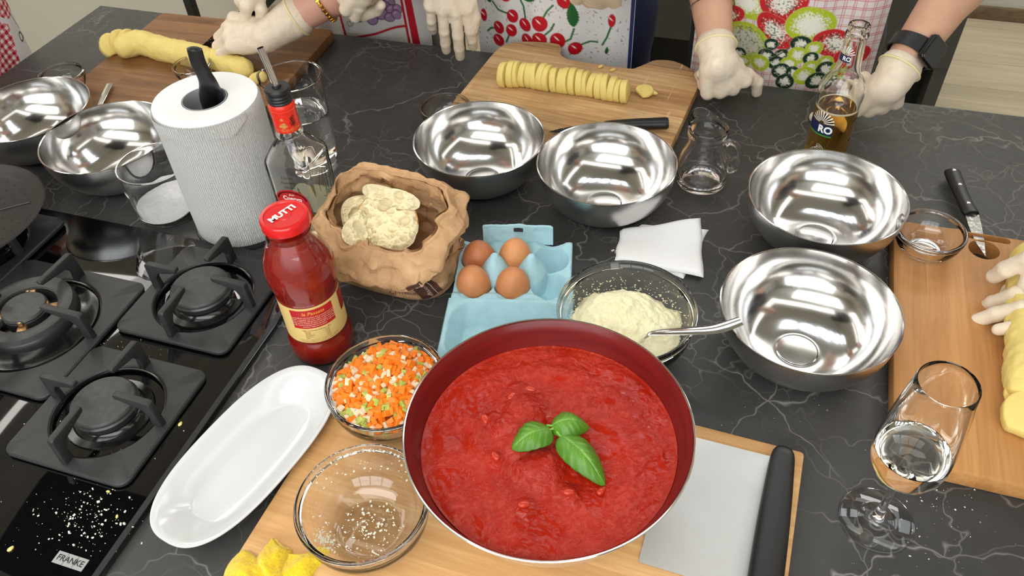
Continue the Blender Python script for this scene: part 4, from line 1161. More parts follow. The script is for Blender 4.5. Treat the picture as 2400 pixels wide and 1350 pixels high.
for k, (a_, b_) in enumerate([('Energia', '151 kJ'), ('Grassi', '0,5 g'), ('Carboidrati', '5,1 g'), ('Proteine', '1,6 g'), ('Sale', '0,5 g')]):
    g = cyl_decal(g, text2d(a_, .0021, .006, align='LEFT'), rb, .0645 - .0025 * k, af - .43, .0004); g = cyl_decal(g, text2d(b_, .0021, .006, align='RIGHT'), rb, .0645 - .0025 * k, af + .33, .0004)
    g = cyl_decal(g, rect2d(-.0145, -.00008, .0145, .00008), rb, .0632 - .0025 * k, af - .05, .0004)
for x in (-.0148, .0148): g = cyl_decal(g, rect2d(x - .0001, -.0085, x + .0001, .0085), rb, .0605, af - .05, .0004)
for k, tx in enumerate(['Conservare in luogo fresco e asciutto. Dopo l apertura', 'conservare in frigorifero e consumare entro 5 giorni.', 'Ingredienti: pomodoro, sale. Da consumarsi preferibilmente']): g = cyl_decal(g, text2d(tx, .0022, .004), rb, .0512 - .0026 * k, af - .02, .0004)
obj('small_print', g, M_brown, lb, smooth=False)

# ---------------------------------------------------------------- small carafe with handle
t = thing('glass_carafe', 'small clear glass carafe with a handle and slanted lip', 'carafe', wp(.297, .977))
spa = math.radians(118)
def slant(o):
    g = o
    for i, (x, y, z) in enumerate(g.v):
        if z > .083:
            d = max(0, (x * math.cos(spa) + y * math.sin(spa)) / .03); k = (z - .083) / .014
            g.v[i] = (x * (1 + .10 * d * d * k), y * (1 + .10 * d * d * k), z + .017 * d * d * k)
    return g
po = [(0, .003), (.028, .003), (.032, 0), (.036, .003), (.0385, .012), (.0392, .024), (.0372, .040), (.0325, .055), (.0275, .068), (.0253, .078), (.0258, .083), (.0285, .0855), (.0290, .088), (.0272, .0905), (.0278, .096), (.0284, .098)]
pin = [(.0262, .0982), (.0252, .091), (.0246, .088), (.0235, .083), (.0230, .078), (.0250, .067), (.0298, .0545), (.0345, .0395), (.0365, .024), (.0355, .013), (.030, .007), (0, .0062)]
obj('glass_body', slant(G().lathe(po + pin, 72)), M_glass, t, sharp=60)
ha = math.radians(-8)
hpth = [(r * math.cos(ha), r * math.sin(ha), z) for r, z in [(.0285, .070), (.034, .0735), (.0445, .068), (.0505, .055), (.0515, .042), (.0480, .028), (.0415, .022), (.0375, .024)]]
obj('handle', G().tube([tuple(p) for p in spline(hpth, 5)], .0055, 14, flat=.75), M_glass, t)
g = flat_decal(G(), text2d('0,25 l', .006, .01), tr(0, 0, 0)); g.v = [( (.0372) * math.cos(-1.75 + x / .036), .0372 * math.sin(-1.75 + x / .036), .047 + y) for x, y, z in g.v]
# ---------------------------------------------------------------- beer bottle
t = thing('beer_bottle', 'clear long-necked beer bottle half full of amber beer', 'bottle', wp(.490, 1.003))
prof = [(0, .003), (.024, .003), (.0275, 0), (.0300, .003), (.0305, .008), (.0305, .108), (.0310, .116), (.0322, .124), (.0322, .133), (.0300, .142), (.0250, .150), (.0200, .156), (.0172, .163), (.0160, .172), (.0148, .195), (.0140, .212), (.0153, .2130), (.0158, .2165), (.0150, .2195), (.0138, .221), (.0143, .2255), (.0146, .2285), (.0136, .2305)]
inn = [(.0098, .2305), (.0100, .222), (.0112, .195), (.0128, .172), (.0145, .163), (.0176, .156), (.0228, .149), (.0276, .1405), (.0296, .132), (.0296, .124), (.0284, .116), (.0279, .108), (.0279, .009), (.022, .0055), (0, .0072)]
obj('glass_body', G().lathe([(.0305, .1045)] + [p for p in prof if p[1] > .1045] + [p for p in inn if p[1] > .1045] + [(.0279, .1045)], 72, closed=True), M_glass, t, sharp=40)
obj('beer', G().lathe([p for p in prof if p[1] < .104] + [(.0305, .1044), (0, .1044)], 72), glass('amber_beer', (1.0, .60, .13, 1), 1.36), t, sharp=40)
obj('foam_ring', G().tube([(.0275 * math.cos(2 * pi * i / 48), .0275 * math.sin(2 * pi * i / 48), .1052) for i in range(49)], .0011, 6, cap=False), plain('foam', C(240, 226, 190), .7, sss=.3), t)
ab = math.radians(-152)
M_navy = plain('navy_print', C(24, 34, 74), .4); M_green = plain('green_print', C(64, 132, 60), .4)
g = cyl_decal(G(), rect2d(-.022, -.0085, .022, .0085), .0305, .078, ab, .0002, maxlen=.003); nb = obj('navy_label', g, M_navy, t)
obj('green_band', cyl_decal(G(), rect2d(-.022, -.0015, .022, .0015), .0305, .0685, ab, .0002, maxlen=.003), M_green, nb)
obj('lettering', cyl_decal(G(), text2d('RO', .0155, .04), .0305, .078, ab + .36, .0005, maxlen=.003), M_white, nb, smooth=False)
g = G()
for k in range(11):
    a = pi * (k + .5) / 11; g = cyl_decal(g, ([(.004 * math.cos(a - .06), .004 * math.sin(a - .06)), (.019 * math.cos(a - .055), .019 * math.sin(a - .055)), (.019 * math.cos(a + .055), .019 * math.sin(a + .055)), (.004 * math.cos(a + .06), .004 * math.sin(a + .06))], [(0, 1, 2, 3)]), .0305, .0875, ab + .12, .0002, maxlen=.003)
obj('white_rays', g, M_white, t, smooth=False); g = G()
for k in range(5): g = cyl_decal(g, ring2d(.003 + .002 * k, .0035 + .002 * k, 14), .0305, .050 - .004 * k, ab + .25 + .08 * math.sin(k), .0002)
obj('white_emblem', g, M_white, t, smooth=False)
nr_ = lambda z: float(np.interp(z, [.163, .172, .195, .212], [.0172, .016, .0148, .014]))
g = cyl_decal(G(), rect2d(-.010, -.005, .010, .005), nr_, .185, ab, .0002, maxlen=.003); nl = obj('neck_label', g, M_navy, t)
obj('lettering', cyl_decal(G(), text2d('RO', .0085, .03), nr_, .185, ab + .32, .0005, maxlen=.003), M_white, nl, smooth=False)
g = G()
for k in range(9):
    a = pi * (k + .5) / 9; g = cyl_decal(g, ([(.003 * math.cos(a - .07), .003 * math.sin(a - .07)), (.012 * math.cos(a - .06), .012 * math.sin(a - .06)), (.012 * math.cos(a + .06), .012 * math.sin(a + .06)), (.003 * math.cos(a + .07), .003 * math.sin(a + .07))], [(0, 1, 2, 3)]), nr_, .191, ab + .15, .0002, maxlen=.003)
obj('neck_rays', g, M_white, t, smooth=False)
g = cyl_decal(G(), rect2d(-.006, -.0015, .006, .0015), .0305, .092, -.75, .0002); g = cyl_decal(g, rect2d(-.004, -.0015, .004, .0015), .0305, .058, -.85, .0002)
for k, w in enumerate(['BL', 'LEVE']): g = cyl_decal(g, text2d(w, .005, .02), .0305, .046 - .006 * k, -.8, .0002)
obj('black_print', g, M_black, t, smooth=False)

# ---------------------------------------------------------------- wine glass
t = thing('wine_glass', 'stemmed glass with a little white wine beside the beech board', 'glass', wp(.3566, .4042))
po = [(0, .0012), (.033, .0004), (.0364, .0006), (.0368, .0014), (.0355, .0020), (.020, .0038), (.009, .0065), (.0055, .011), (.0042, .018), (.0037, .040), (.0040, .070), (.0055, .077), (.012, .0815), (.0215, .088), (.0285, .097), (.0328, .108), (.0344, .120), (.0340, .135), (.0322, .160), (.0292, .190), (.0262, .215), (.0250, .2235), (.0246, .2242)]
pin = [(.0240, .2237), (.0250, .215), (.0280, .190), (.0310, .160), (.0328, .135), (.0331, .120), (.0314, .109), (.0270, .0985), (.0198, .0900), (.0105, .0850), (0, .0842)]
wl = .1275; wr_ = float(np.interp(wl, [.120, .135], [.0344, .0340]))
obj('glass_body', G().lathe([(wr_, wl)] + [p for p in po[12:] if p[1] > wl] + [p for p in pin if p[1] > wl] + [(wr_ - .0013, wl)], 80, closed=True), M_glass, t)
obj('stem', G().lathe(po[:11] + [(.0050, .0755), (0, .0762)], 64), M_glass, t)
obj('white_wine', G().lathe([(0, .0762), (.0050, .0765)] + [p for p in po[11:] if .0766 < p[1] < wl] + [(wr_, wl), (0, wl)], 80), glass('white_wine', (.985, .975, .88, 1), 1.34), t, sharp=50)

# ---------------------------------------------------------------- oval platter
pc = Vector((-.300, .5205, 0)); pa = math.atan2(.2105, .130)
t = None
def sup(t_, a, b, n): c, s_ = math.cos(t_), math.sin(t_); return (a * math.copysign(abs(c) ** (2 / n), c), b * math.copysign(abs(s_) ** (2 / n), s_))
rows = [(.072, .024, 0, 3), (.078, .028, 0, 3), (.086, .033, .003, 3), (.104, .046, .016, 2.7), (.122, .0575, .0265, 2.6), (.1245, .0592, .0285, 2.6), (.1243, .0590, .0298, 2.6), (.1225, .0577, .0302, 2.6), (.116, .053, .0275, 2.6), (.098, .0415, .0165, 2.7), (.087, .0335, .0095, 3), (.0835, .0315, .0072, 3), (.080, .029, .0058, 3), (.055, .018, .0052, 2.6), (.02, .006, .005, 2)]
g = G(); n = 120
for a, b, z, e in rows: g.v += [(*sup(2 * pi * i / n, a, b, e), z) for i in range(n)]
for r in range(len(rows) - 1):
    for i in range(n): g.f.append((r * n + i, r * n + (i + 1) % n, (r + 1) * n + (i + 1) % n, (r + 1) * n + i))
g.f.append(tuple(range(n))[::-1]); g.f.append(tuple(range((len(rows) - 1) * n, len(rows) * n))); g.mi = [0] * len(g.f)
tag(obj('oval_platter', g, M_porc, None, wp(pc.x, pc.y), pa, sharp=50), 'empty white oval porcelain platter beside the hob', 'platter')

# ---------------------------------------------------------------- paper napkins
M_nap = plain('napkin_paper', C(240, 240, 240), .95, spec=.1, bump=.4, bscale=420, bdist=.001)
t = thing('paper_napkin', 'folded white paper towel lying behind the cheese bowl', 'napkin', (0, 0, 0))
def sheet(q, z, seed, name, dz=0.0):
    """a soft folded sheet over four corners (world points)"""
    a, b, c, d = [Vector(p) for p in q]; g = G()
    def fn(i, j):
        p = a.lerp(b, i).lerp(d.lerp(c, i), j)
        e = min(i, 1 - i, j, 1 - j)
        w = .0016 * math.sin(5 * i + seed) * math.sin(4 * j + 2 * seed) + .004 * (j ** 3) * math.sin(2.2 * i + seed) * .4
        return (p.x + .0009 * math.sin(11 * j + seed), p.y + .001 * math.sin(9 * i + seed), TOP + z + .004 * min(1, e / .04) ** .5 + abs(w) + dz * (1 - j))
    n1 = 26; g.grid(fn, n1, n1); m = len(g.v)
    g.add([(x, y, TOP + z) for x, y, zz in g.v[:m]], [f[::-1] for f in g.f])
    rim = [i for i in range(n1)] + [j * n1 + n1 - 1 for j in range(1, n1)] + [(n1 - 1) * n1 + i for i in range(n1 - 2, -1, -1)] + [j * n1 for j in range(n1 - 2, 0, -1)]
    for x, y in zip(rim, rim[1:] + rim[:1]): g.f.append((x, x + m, y + m, y)); g.mi.append(0)
    return obj(name, g, M_nap, t, sharp=60)
sheet([at(1452, 600, .001), at(1600, 652, .001), at(1661, 538, .001), at(1500, 530, .001)], .0005, 1.3, 'lower_fold')
sheet([at(1440, 610, .006), at(1648, 650, .006), at(1644, 508, .010), at(1455, 538, .007)], .0055, .4, 'upper_fold')

# ---------------------------------------------------------------- bench scraper
sc0 = wp(.2745, .468, BB + .0005); sd = Vector((-.375, -.927, 0)).normalized(); sl = Vector((sd.y, -sd.x, 0))
t = thing('bench_scraper', 'steel dough scraper with a thick black handle on the bamboo board', 'scraper', sc0, math.atan2(sd.y, sd.x))
obj('blade', G().prism(rrect(-.002, .0 - .118, .158, -.008, .002, 2), .0005, .0020), m_steel('scraper_steel', .5, (.62, .62, .61, 1)), t, sharp=20)
hpath = [(-.006, .000), (.02, -.0005), (.05, .0005), (.08, .001), (.11, .0005), (.14, -.0005), (.162, .0)]
g = G(); n = 20; v = []
for i, s_ in enumerate(np.linspace(0, 1, 16) ** 1.6):
    x = -.008 + .172 * s_; w = (.0118 + .0045 * s_ + .0015 * math.sin(pi * s_)) * (1 - (1 - min(1, s_ * 9 + .12)) ** 3) ** .5; w = max(w, .004)
    for k in range(n):
        c_, s2 = sup(2 * pi * k / n, w, min(.0105, w), 3.2); v.append((x, -.001 + c_, .0110 + s2))
f = [(i * n + k, i * n + (k + 1) % n, (i + 1) * n + (k + 1) % n, (i + 1) * n + k) for i in range(15) for k in range(n)] + [tuple(range(n))[::-1], tuple(range(15 * n, 16 * n))]
obj('handle', g.add(v, f), M_bplastic, t)

# ---------------------------------------------------------------- knives
def blade(g, P, up, wid, th, tip=True, edge=-1):
    """flat blade along points P, wid list = height on the edge side"""
    up = Vector(up).normalized(); P = [Vector(p) for p in P]; m = len(P); d = (P[-1] - P[0]).normalized(); nrm = d.cross(up).normalized()
    v = []; f = []
    for i, p in enumerate(P):
        t_ = th / 2 * (1 if i < m - 1 else .4)
        v += [tuple(p + nrm * t_), tuple(p - nrm * t_), tuple(p - up * wid[i] * .98)]
    for i in range(m - 1):
        for k in range(3): f.append((i * 3 + k, i * 3 + (k + 1) % 3, (i + 1) * 3 + (k + 1) % 3, (i + 1) * 3 + k))
    f += [(2, 1, 0), (m * 3 - 3, m * 3 - 2, m * 3 - 1)]
    return g.add(v, f)
M_blade = m_steel('knife_blade', .2, (.62, .62, .62, 1)); M_blade.node_tree.nodes['Principled BSDF'].inputs['Roughness'].default_value = .2
# paring knife with rivets, right
K0, K1, K2 = at(2226, 403, .012), at(2272, 492, .012), at(2309, 600, .027)
t = thing('paring_knife', 'riveted black-handled paring knife, blade tip resting on the beech board', 'knife', (0, 0, 0))
ax = (K1 - K0).normalized(); sdv = Vector((0, 0, 1)).cross(ax).normalized()
hp_ = spline([K0 - ax * .004 + sdv * .004 + Vector((0, 0, .0)), K0 + ax * .015 + sdv * .002, K0 + ax * .05, K0 + ax * .085 + sdv * -.001, K1 + ax * .010], 6)
nn = len(hp_)
obj('handle', G().tube([tuple(p) for p in hp_], list(np.interp(np.linspace(0, 1, nn), [0, .08, .25, .6, .85, 1], [.004, .0115, .0115, .0100, .0112, .0105])), 16, flat=.62, up=(0, 0, 1)), M_bplastic, t)
M_bg = Sh('crumbed_blade'); M_bg.set(Metallic=1.0, Roughness=M_bg.ramp(M_bg.noise(120, 4), [(.45, .18), (.6, .6)]), Base_Color=M_bg.ramp(M_bg.noise(170, 4), [(.5, (.42, .42, .42, 1)), (.62, (.78, .77, .74, 1))])); M_bg = M_bg.m
bl = (K2 - K1).normalized(); Bs = [K1 + ax * .006 + sdv * -.0085, K1.lerp(K2, .35) + sdv * -.0085, K1.lerp(K2, .7) + sdv * -.0070, K2 + Vector((0, 0, 0))]
obj('blade', blade(G(), Bs, sdv * -1, [.019, .018, .013, .0006], .0016), M_bg, t, sharp=20)
for k in (.16, .42, .72):
    p = hp_[int(k * (nn - 1))]; obj('rivet', G().lathe([(.0030, 0), (.0030, .0006), (.0024, .0010), (0, .0011)], 16, M=tr(p.x, p.y, p.z + .0062)), M_chrome, t)
# black knife on the eared board
Kb0, Kb1, Kb2 = at(1566, 288, .0295), at(1415, 292, .0285), at(1287, 309, .0235)
t = thing('black_knife', 'all-black kitchen knife lying on the eared board', 'knife', (0, 0, 0))
hp_ = spline([Kb0, Kb0.lerp(Kb1, .3), Kb0.lerp(Kb1, .7), Kb1], 6); nn = len(hp_)
obj('handle', G().tube([tuple(p) for p in hp_], list(np.interp(np.linspace(0, 1, nn), [0, .04, .5, .9, 1], [.0105, .0118, .0105, .0080, .006])), 16, flat=.7, up=(0, 0, 1)), M_bplastic, t)
ax = (Kb2 - Kb1).normalized(); sdv = Vector((0, 0, 1)).cross(ax).normalized()
M_bb = Sh('speckled_black_blade'); M_bb.set(Base_Color=M_bb.ramp(M_bb.vor(160), [(.12, C(150, 150, 146)), (.2, C(18, 18, 18))]), Roughness=.35); M_bb = M_bb.m
obj('blade', blade(G(), [Kb1 - ax * .004 - sdv * .006, Kb1.lerp(Kb2, .4) - sdv * .006, Kb1.lerp(Kb2, .8) - sdv * .004, Kb2], -sdv, [.017, .017, .011, .0005], .0018), M_bb, t, sharp=20)

# ---------------------------------------------------------------- egg carton and eggs
E0 = wp(.0035, .7705); EA = math.radians(-7)
t = thing('egg_carton', 'open pale blue pulp egg carton holding four eggs', 'egg carton', E0, EA)
M_pulp = plain('blue_pulp', C(166, 204, 214), .9, var=.06, vscale=60, bump=.5, bscale=420, bdist=.0012, spec=.15)
pit = .048; CW, CD, CHt = .0745, .0525, .034
cells = [((i - 1) * pit, (j - .5) * pit) for i in range(3) for j in range(2)]
posts = [(-.5 * pit, 0), (.5 * pit, 0)]
def tray_z(x, y):
    ex = min(CW - abs(x), CD - abs(y))
    z = CHt
    for cx, cy in cells:
        r = math.hypot((x - cx) / 1.0, (y - cy) / 1.0)
        z = min(z, .005 + .0285 * min(1.0, (r / .0245)) ** 2.6 + (.5 if r > .028 else 0)) if r <= .0245 else z
    for px, py in posts:
        r = math.hypot(x - px, (y - py) * .8); z = max(z, .062 - max(0, r - .004) * 1.75) if r < .02 else z
    if abs(y) > .041:   # rim humps between the eggs, dips at the eggs
        z += .008 * (math.cos(x / pit * 2 * pi + pi) * .5 + .15) * min(1, (abs(y) - .041) / .006)
    return z
nx, ny = 150, 106
g = G()
g.grid(lambda i, j: (-CW + 2 * CW * i, -CD + 2 * CD * j, tray_z(-CW + 2 * CW * i, -CD + 2 * CD * j)), nx, ny)
pts_ = np.array(g.v); pts_[:, 2] += .0007 * fbm(pts_, 160, 2); g.v = [tuple(p) for p in pts_]
rim = [i for i in range(nx)] + [j * nx + nx - 1 for j in range(1, ny)] + [(ny - 1) * nx + i for i in range(nx - 2, -1, -1)] + [j * nx for j in range(ny - 2, 0, -1)]
o = len(g.v); m = len(rim)
for k, (sx, z) in enumerate(((1.018, None), (1.022, CHt - .004), (.90, .001))):
    for i in rim: x, y, zz = g.v[i]; g.v.append((x * sx, y * sx, (zz - .0015) if z is None else z))
prev = rim
for k in range(3):
    cur = list(range(o + k * m, o + (k + 1) * m))
    for a in range(m): g.f.append((prev[a], cur[a], cur[(a + 1) % m], prev[(a + 1) % m]))
    prev = cur
g.f.append(tuple(prev)); g.mi = [0] * len(g.f)
obj('egg_tray', g, M_pulp, t, sharp=0)
# lid, opened towards the pan: an upturned shallow tray hinged at the near rim
LD = .098
def lid_z(x, y):          # y from hinge (0) to the far rim (1)
    ex = min(CW + .003 - abs(x), LD * y + .0001, LD * (1 - y))
    z = .006 + .034 * max(0, 1 - ex / .020) ** .8
    c = math.hypot(max(0, abs(x) - (CW - .034)), max(0, abs(y - .5) * LD - LD * .5 + .034))
    z = max(z, .006 + .034 * max(0, min(1, (c - .017) / .017)))
    return min(z, .036) - .010 * y
g = G(); nx, ny = 110, 74
g.grid(lambda i, j: ((-CW - .004 + 2 * (CW + .004) * i) * (1 + .06 * j), -CD - .001 - LD * j, lid_z(-CW - .003 + 2 * (CW + .003) * i, j)), nx, ny)
pts_ = np.array(g.v); pts_[:, 2] += .0006 * fbm(pts_, 160, 2); g.v = [tuple(p) for p in pts_]
rim = [i for i in range(nx)] + [j * nx + nx - 1 for j in range(1, ny)] + [(ny - 1) * nx + i for i in range(nx - 2, -1, -1)] + [j * nx for j in range(ny - 2, 0, -1)]
o = len(g.v); m = len(rim); cyl = -CD - LD / 2
for k, (sx, z) in enumerate(((1.012, -.0015), (1.0, -.004), (.84, None))):
    for i in rim: x, y, zz = g.v[i]; g.v.append((x * sx, cyl + (y - cyl) * sx, (zz + z) if z is not None else .0005))
prev = rim
for k in range(3):
    cur = list(range(o + k * m, o + (k + 1) * m))
    for a in range(m): g.f.append((prev[a], prev[(a + 1) % m], cur[(a + 1) % m], cur[a]))
    prev = cur
g.f.append(tuple(prev)); g.mi = [0] * len(g.f)
ldo = obj('carton_lid', g, M_pulp, t, sharp=0)
obj('lettering', flat_decal(G(), text2d('raccolta nella carta', .0048, .012), frame((.004, -CD - LD * .54, .0068), (-1, .06, .05), (0, -1, -.1), (0, 0, 1))), plain('grey_ink', C(60, 66, 70), .7), ldo, smooth=False)
# locking flap at the back, with its notch
g = G()
def flap(i, j):
    x = (-.0475 + .095 * i); e = min(1, (min(i, 1 - i) / .06)) ** .5
    return (x + .002, CD + .001 + .004 * j + .007 * math.sin(j * pi) * .4, .033 + (.030 * j) * (.9 + .1 * e) + .0018 * math.exp(-((i - .5) / .12) ** 2) * j)
g.grid(flap, 60, 16)
g.f = [q for k, q in enumerate(g.f) if not (26 <= k % 59 <= 33 and 8 <= k // 59 <= 11)]; g.mi = [0] * len(g.f)
pts_ = np.array(g.v); pts_[:, 1] += .0009 * fbm(pts_, 150, 2); g.v = [tuple(p) for p in pts_]
m = len(g.v); g.add([(x, y + .0022, z) for x, y, z in g.v], [q[::-1] for q in g.f])
top = [15 * 60 + i for i in range(60)]
for a, b in zip(top, top[1:]): g.f.append((a, b, b + m, a + m)); g.mi.append(0)
obj('locking_flap', g, M_pulp, t, sharp=0)
def m_egg(name, c): return plain(name, c, .5, var=.07, vscale=90, bump=.06, bscale=700, bdist=.0004, sss=.1)
ME = [m_egg('egg_shell_tan', C(208, 142, 90)), m_egg('egg_shell_brown', C(186, 112, 70)), m_egg('egg_shell_warm', C(200, 132, 84))]
for (cx, cy), m_, lb in (((-pit, -.5 * pit), ME[2], 'brown egg, speckled, in the carton corner nearest the bread bag'), ((0, -.5 * pit), ME[2], 'brown egg in the front middle cup of the carton, beside the empty cups'), ((-pit, .5 * pit), ME[1], 'darkest brown egg, back row of the carton beside the paper bag'), ((0, .5 * pit), ME[0], 'lightest tan egg, standing tallest in the back row of the carton')):
    p = Matrix.Translation(E0) @ rotm('Z', EA) @ Vector((cx, cy, 0))
    h = .0285 if m_ is not ME[0] else .0300
    g = G().lathe([(.0222 * math.sin(pi * i / 24) * (1 - .10 * math.cos(pi * i / 24) * -1 * .6), h - .001 - h * math.cos(pi * i / 24) * 1.0) for i in range(25)], 40)
    g.v = [(x, y, max(z, 0)) for x, y, z in g.v]
    o = obj('egg', g, m_, None, (p.x, p.y, TOP + .0065), sharp=0); o.rotation_euler = (rnd.uniform(-.12, .12), rnd.uniform(-.12, .12), rnd.random() * 6)
    tag(o, lb, 'egg', 'eggs in the blue carton')

# ---------------------------------------------------------------- bread bag
BG = wp(-.1545, .818); BA = math.radians(-22)
t = thing('bread_bag', 'brown paper bread bag with a rolled-down rim, standing open', 'paper bag', BG, BA)
def m_kraft():
    s = Sh('kraft_paper')
    c = s.ramp(s.noise(26, 5, .65), [(.3, C(172, 134, 94)), (.6, C(200, 160, 118)), (.8, C(212, 176, 134))])
    s.set(Base_Color=c, Roughness=.72, Specular_IOR_Level=.3)
    cr = s.vor(30, 'F1', s.n('VectorMath', {'operation': 'ADD'}, _0=s.oc(), _1=s.n('VectorMath', {'operation': 'SCALE'}, _0=s.n('TexNoise', Vector=s.oc(), Scale=30.0, Detail=3.0).outputs[1], Scale=.05).outputs[0]).outputs[0])
    s.bump(s.math('ADD', s.math('MULTIPLY', cr, .7), s.noise(60, 5)), .5, .004); return s.m
M_kraft = m_kraft()
def bag_sec(a, w, d, e=3.0): return sup(a, w, d, e)
def crease(P):
    o = 0
    for k in range(7):
        r_ = random.Random(50 + k); dv = np.array([r_.gauss(0, 1) for _ in range(3)]); dv /= np.linalg.norm(dv)
        o = o + np.abs(((P @ dv) * (38 + 17 * k) + r_.random() * 5) % 2 - 1) / (1 + .35 * k)
    return o / 3.5 - .75
def rimz(a):    # height of the mouth around the bag: high at the far corners, lower at the near side
    x, y = math.cos(a), math.sin(a)
    return .118 + .022 * y + .005 * math.sin(3 * a + 1) + .004 * math.cos(2 * a)
na_ = 210; prof_ = []
g = G(); rows = []
for s_ in np.linspace(0, 1, 32):      # outer wall
    rows.append(('w', s_))
for s_ in np.linspace(0, 1, 5): rows.append(('t', s_))     # over the rim
for s_ in np.linspace(0, 1, 18): rows.append(('f', s_))    # folded collar going down outside
V = []
for kind, s_ in rows:
    for i in range(na_):
        a = 2 * pi * i / na_; zr = rimz(a)
        cf = .052 + .012 * math.sin(2 * a + .6) + .006 * math.sin(5 * a) + .004 * max(0, -math.sin(a)) - .026 * max(0, math.cos(a - .1))
        if kind == 'w':
            q = s_; w = .0835 + .004 * math.sin(pi * q) - .004 * q; d = .0505 + .012 * math.sin(pi * min(1, q * 1.1)) ; z = .002 + (zr - .004) * q
            if q < .06: w *= .94; d *= .94; z = .0005
            tilt = .0
        elif kind == 't':
            ang = pi * s_; w = .0795 + .004 * math.sin(ang / 2) * 1.6 * s_; d = .0555 + .006 * s_; z = zr - .002 + .0035 * math.sin(ang)
        else:
            w = .0850 + .006 * math.sin(pi * s_) + .016 * s_; d = .0615 + .006 * math.sin(pi * s_) + .018 * s_; z = zr - .002 - cf * s_
        x, y = bag_sec(a, w, d); V.append((x, y - .006 * (z / .12) + .004, z))
V = np.array(V); nrm = V.copy(); nrm[:, 2] = 0; nrm /= np.maximum(np.linalg.norm(nrm, axis=1, keepdims=True), 1e-6)
amp = np.clip(V[:, 2] / .03, .1, 1)
V = V + nrm * ((crease(V) * .0030 + facets(V, .026, 5, .22) + facets(V, .013, 8, .13)) * amp)[:, None] + np.array([0, 0, 1]) * (facets(V, .03, 11, .10) * amp)[:, None]
V[:, 2] = np.maximum(V[:, 2], .0004)
g.v = [tuple(p) for p in V]; m = na_
nw = 32
wallf = []; colf = []
for r in range(len(rows) - 1):
    for i in range(m): (wallf if r < nw - 1 else colf).append((r * m + i, r * m + (i + 1) % m, (r + 1) * m + (i + 1) % m, (r + 1) * m + i))
gw = G(); gw.v = list(g.v[:nw * m]); gw.f = wallf + [tuple(range(m))[::-1]]; gw.mi = [0] * len(gw.f)
iw = [(x * .965, y * .955, z + .001) for x, y, z in gw.v]; gw.add(iw, [f[::-1] for f in wallf])
bagw = obj('bag_wall', gw, M_kraft, t, sharp=13)
gc = G(); base_i = (nw - 1) * m; gc.v = list(g.v[base_i:]); gc.f = [tuple(i - base_i for i in f) for f in colf]; gc.mi = [0] * len(gc.f)
bagc = obj('rolled_collar', gc, M_kraft, t, sharp=13)
tree = BVHTree.FromPolygons([Vector(p) for p in g.v], wallf + colf)
M_choc = plain('brown_print', C(84, 54, 42), .7); M_ink2 = plain('sepia_ink', C(92, 62, 40), .7); M_pale = plain('pale_print', C(196, 176, 158), .7)
# printed brown band and lettering on the near right side
nr = Vector((.55, -.83, .05)).normalized(); rt = Vector((.84, .55, 0)); upv = Vector((0, 0, 1))
rt2 = (rt * .45 + upv * -.9).normalized(); up2 = nr.cross(rt2) * 1
g1 = drape(G(), ([(-.030, -.012), (.024, -.014), (.022, .016), (-.032, .010)], [(0, 1, 2, 3)]), tree, (.062, -.046, .034), rt2, up2, nr, .0008)
obj('brown_band', g1, M_choc, bagw)
g1 = drape(G(), text2d('tradizione per la', .0078, .01), tree, (.062, -.046, .034), rt2 * -1, up2 * -1, nr, .0013, maxlen=.004)
g1 = drape(g1, rect2d(-.03, -.0005, .025, .0005), tree, Vector((.062, -.046, .034)) + up2 * .008, rt2, up2, nr, .0013)
obj('band_lettering', g1, M_pale, bagw, smooth=False)
g1 = G(); nf = Vector((-.05, -1, .05)).normalized()
g1 = drape(g1, text2d('Maestri', .011, .0, .2), tree, (.030, -.06, .034), (1, 0, .28), (-.28, 0, 1), Vector((.3, -.95, .05)).normalized(), .0008, maxlen=.004)
g1 = drape(g1, text2d('del Fresco', .010, .0, .2), tree, (.034, -.06, .021), (1, 0, .28), (-.28, 0, 1), Vector((.3, -.95, .05)).normalized(), .0008, maxlen=.004)
g1 = drape(g1, text2d('del Fresco', .0085, .0), tree, (-.018, -.06, .040), (1, 0, 0), (0, 0, 1), nf, .0008, maxlen=.004)
obj('brown_lettering', g1, M_ink2, bagw, smooth=False); g1 = G()
g1 = drape(g1, ring2d(.019, .0195, 40), tree, (-.010, -.06, .026), (1.5, 0, 0), (0, 0, .6), nf, .0008)
ns = Vector((.95, .1, .25)).normalized(); c1 = Vector((.086, -.008, .072)); c2 = Vector((.086, .024, .055))
g1 = drape(g1, ring2d(.0085, .0108, 30), tree, c1, (-.2, .95, -.3), (0, .3, .95), ns, .001)
for k in range(5): g1 = drape(g1, ring2d(.0012, .003, 10), tree, c1 + Vector((0, .003 * math.cos(k * 1.3), .003 * math.sin(k * 1.3))), (0, 1, 0), (0, 0, 1), ns, .001)
g1 = drape(g1, text2d('CON', .004, .02), tree, c1 + Vector((0, -.006, -.012)), (0, 1, -.2), (0, .2, 1), ns, .001)
for x in (-.006, .006): g1 = drape(g1, rect2d(x - .0006, -.007, x + .0006, .007), tree, c2, (0, .95, -.3), (0, .3, .95), ns, .001)
for y in (-.007, .007): g1 = drape(g1, rect2d(-.006, y - .0006, .006, y + .0006), tree, c2, (0, .95, -.3), (0, .3, .95), ns, .001)
g1 = drape(g1, text2d('IT', .0095, .04), tree, c2, (0, .95, -.3), (0, .3, .95), ns, .001)
obj('printed_emblems', g1, M_ink2, bagw, smooth=False)
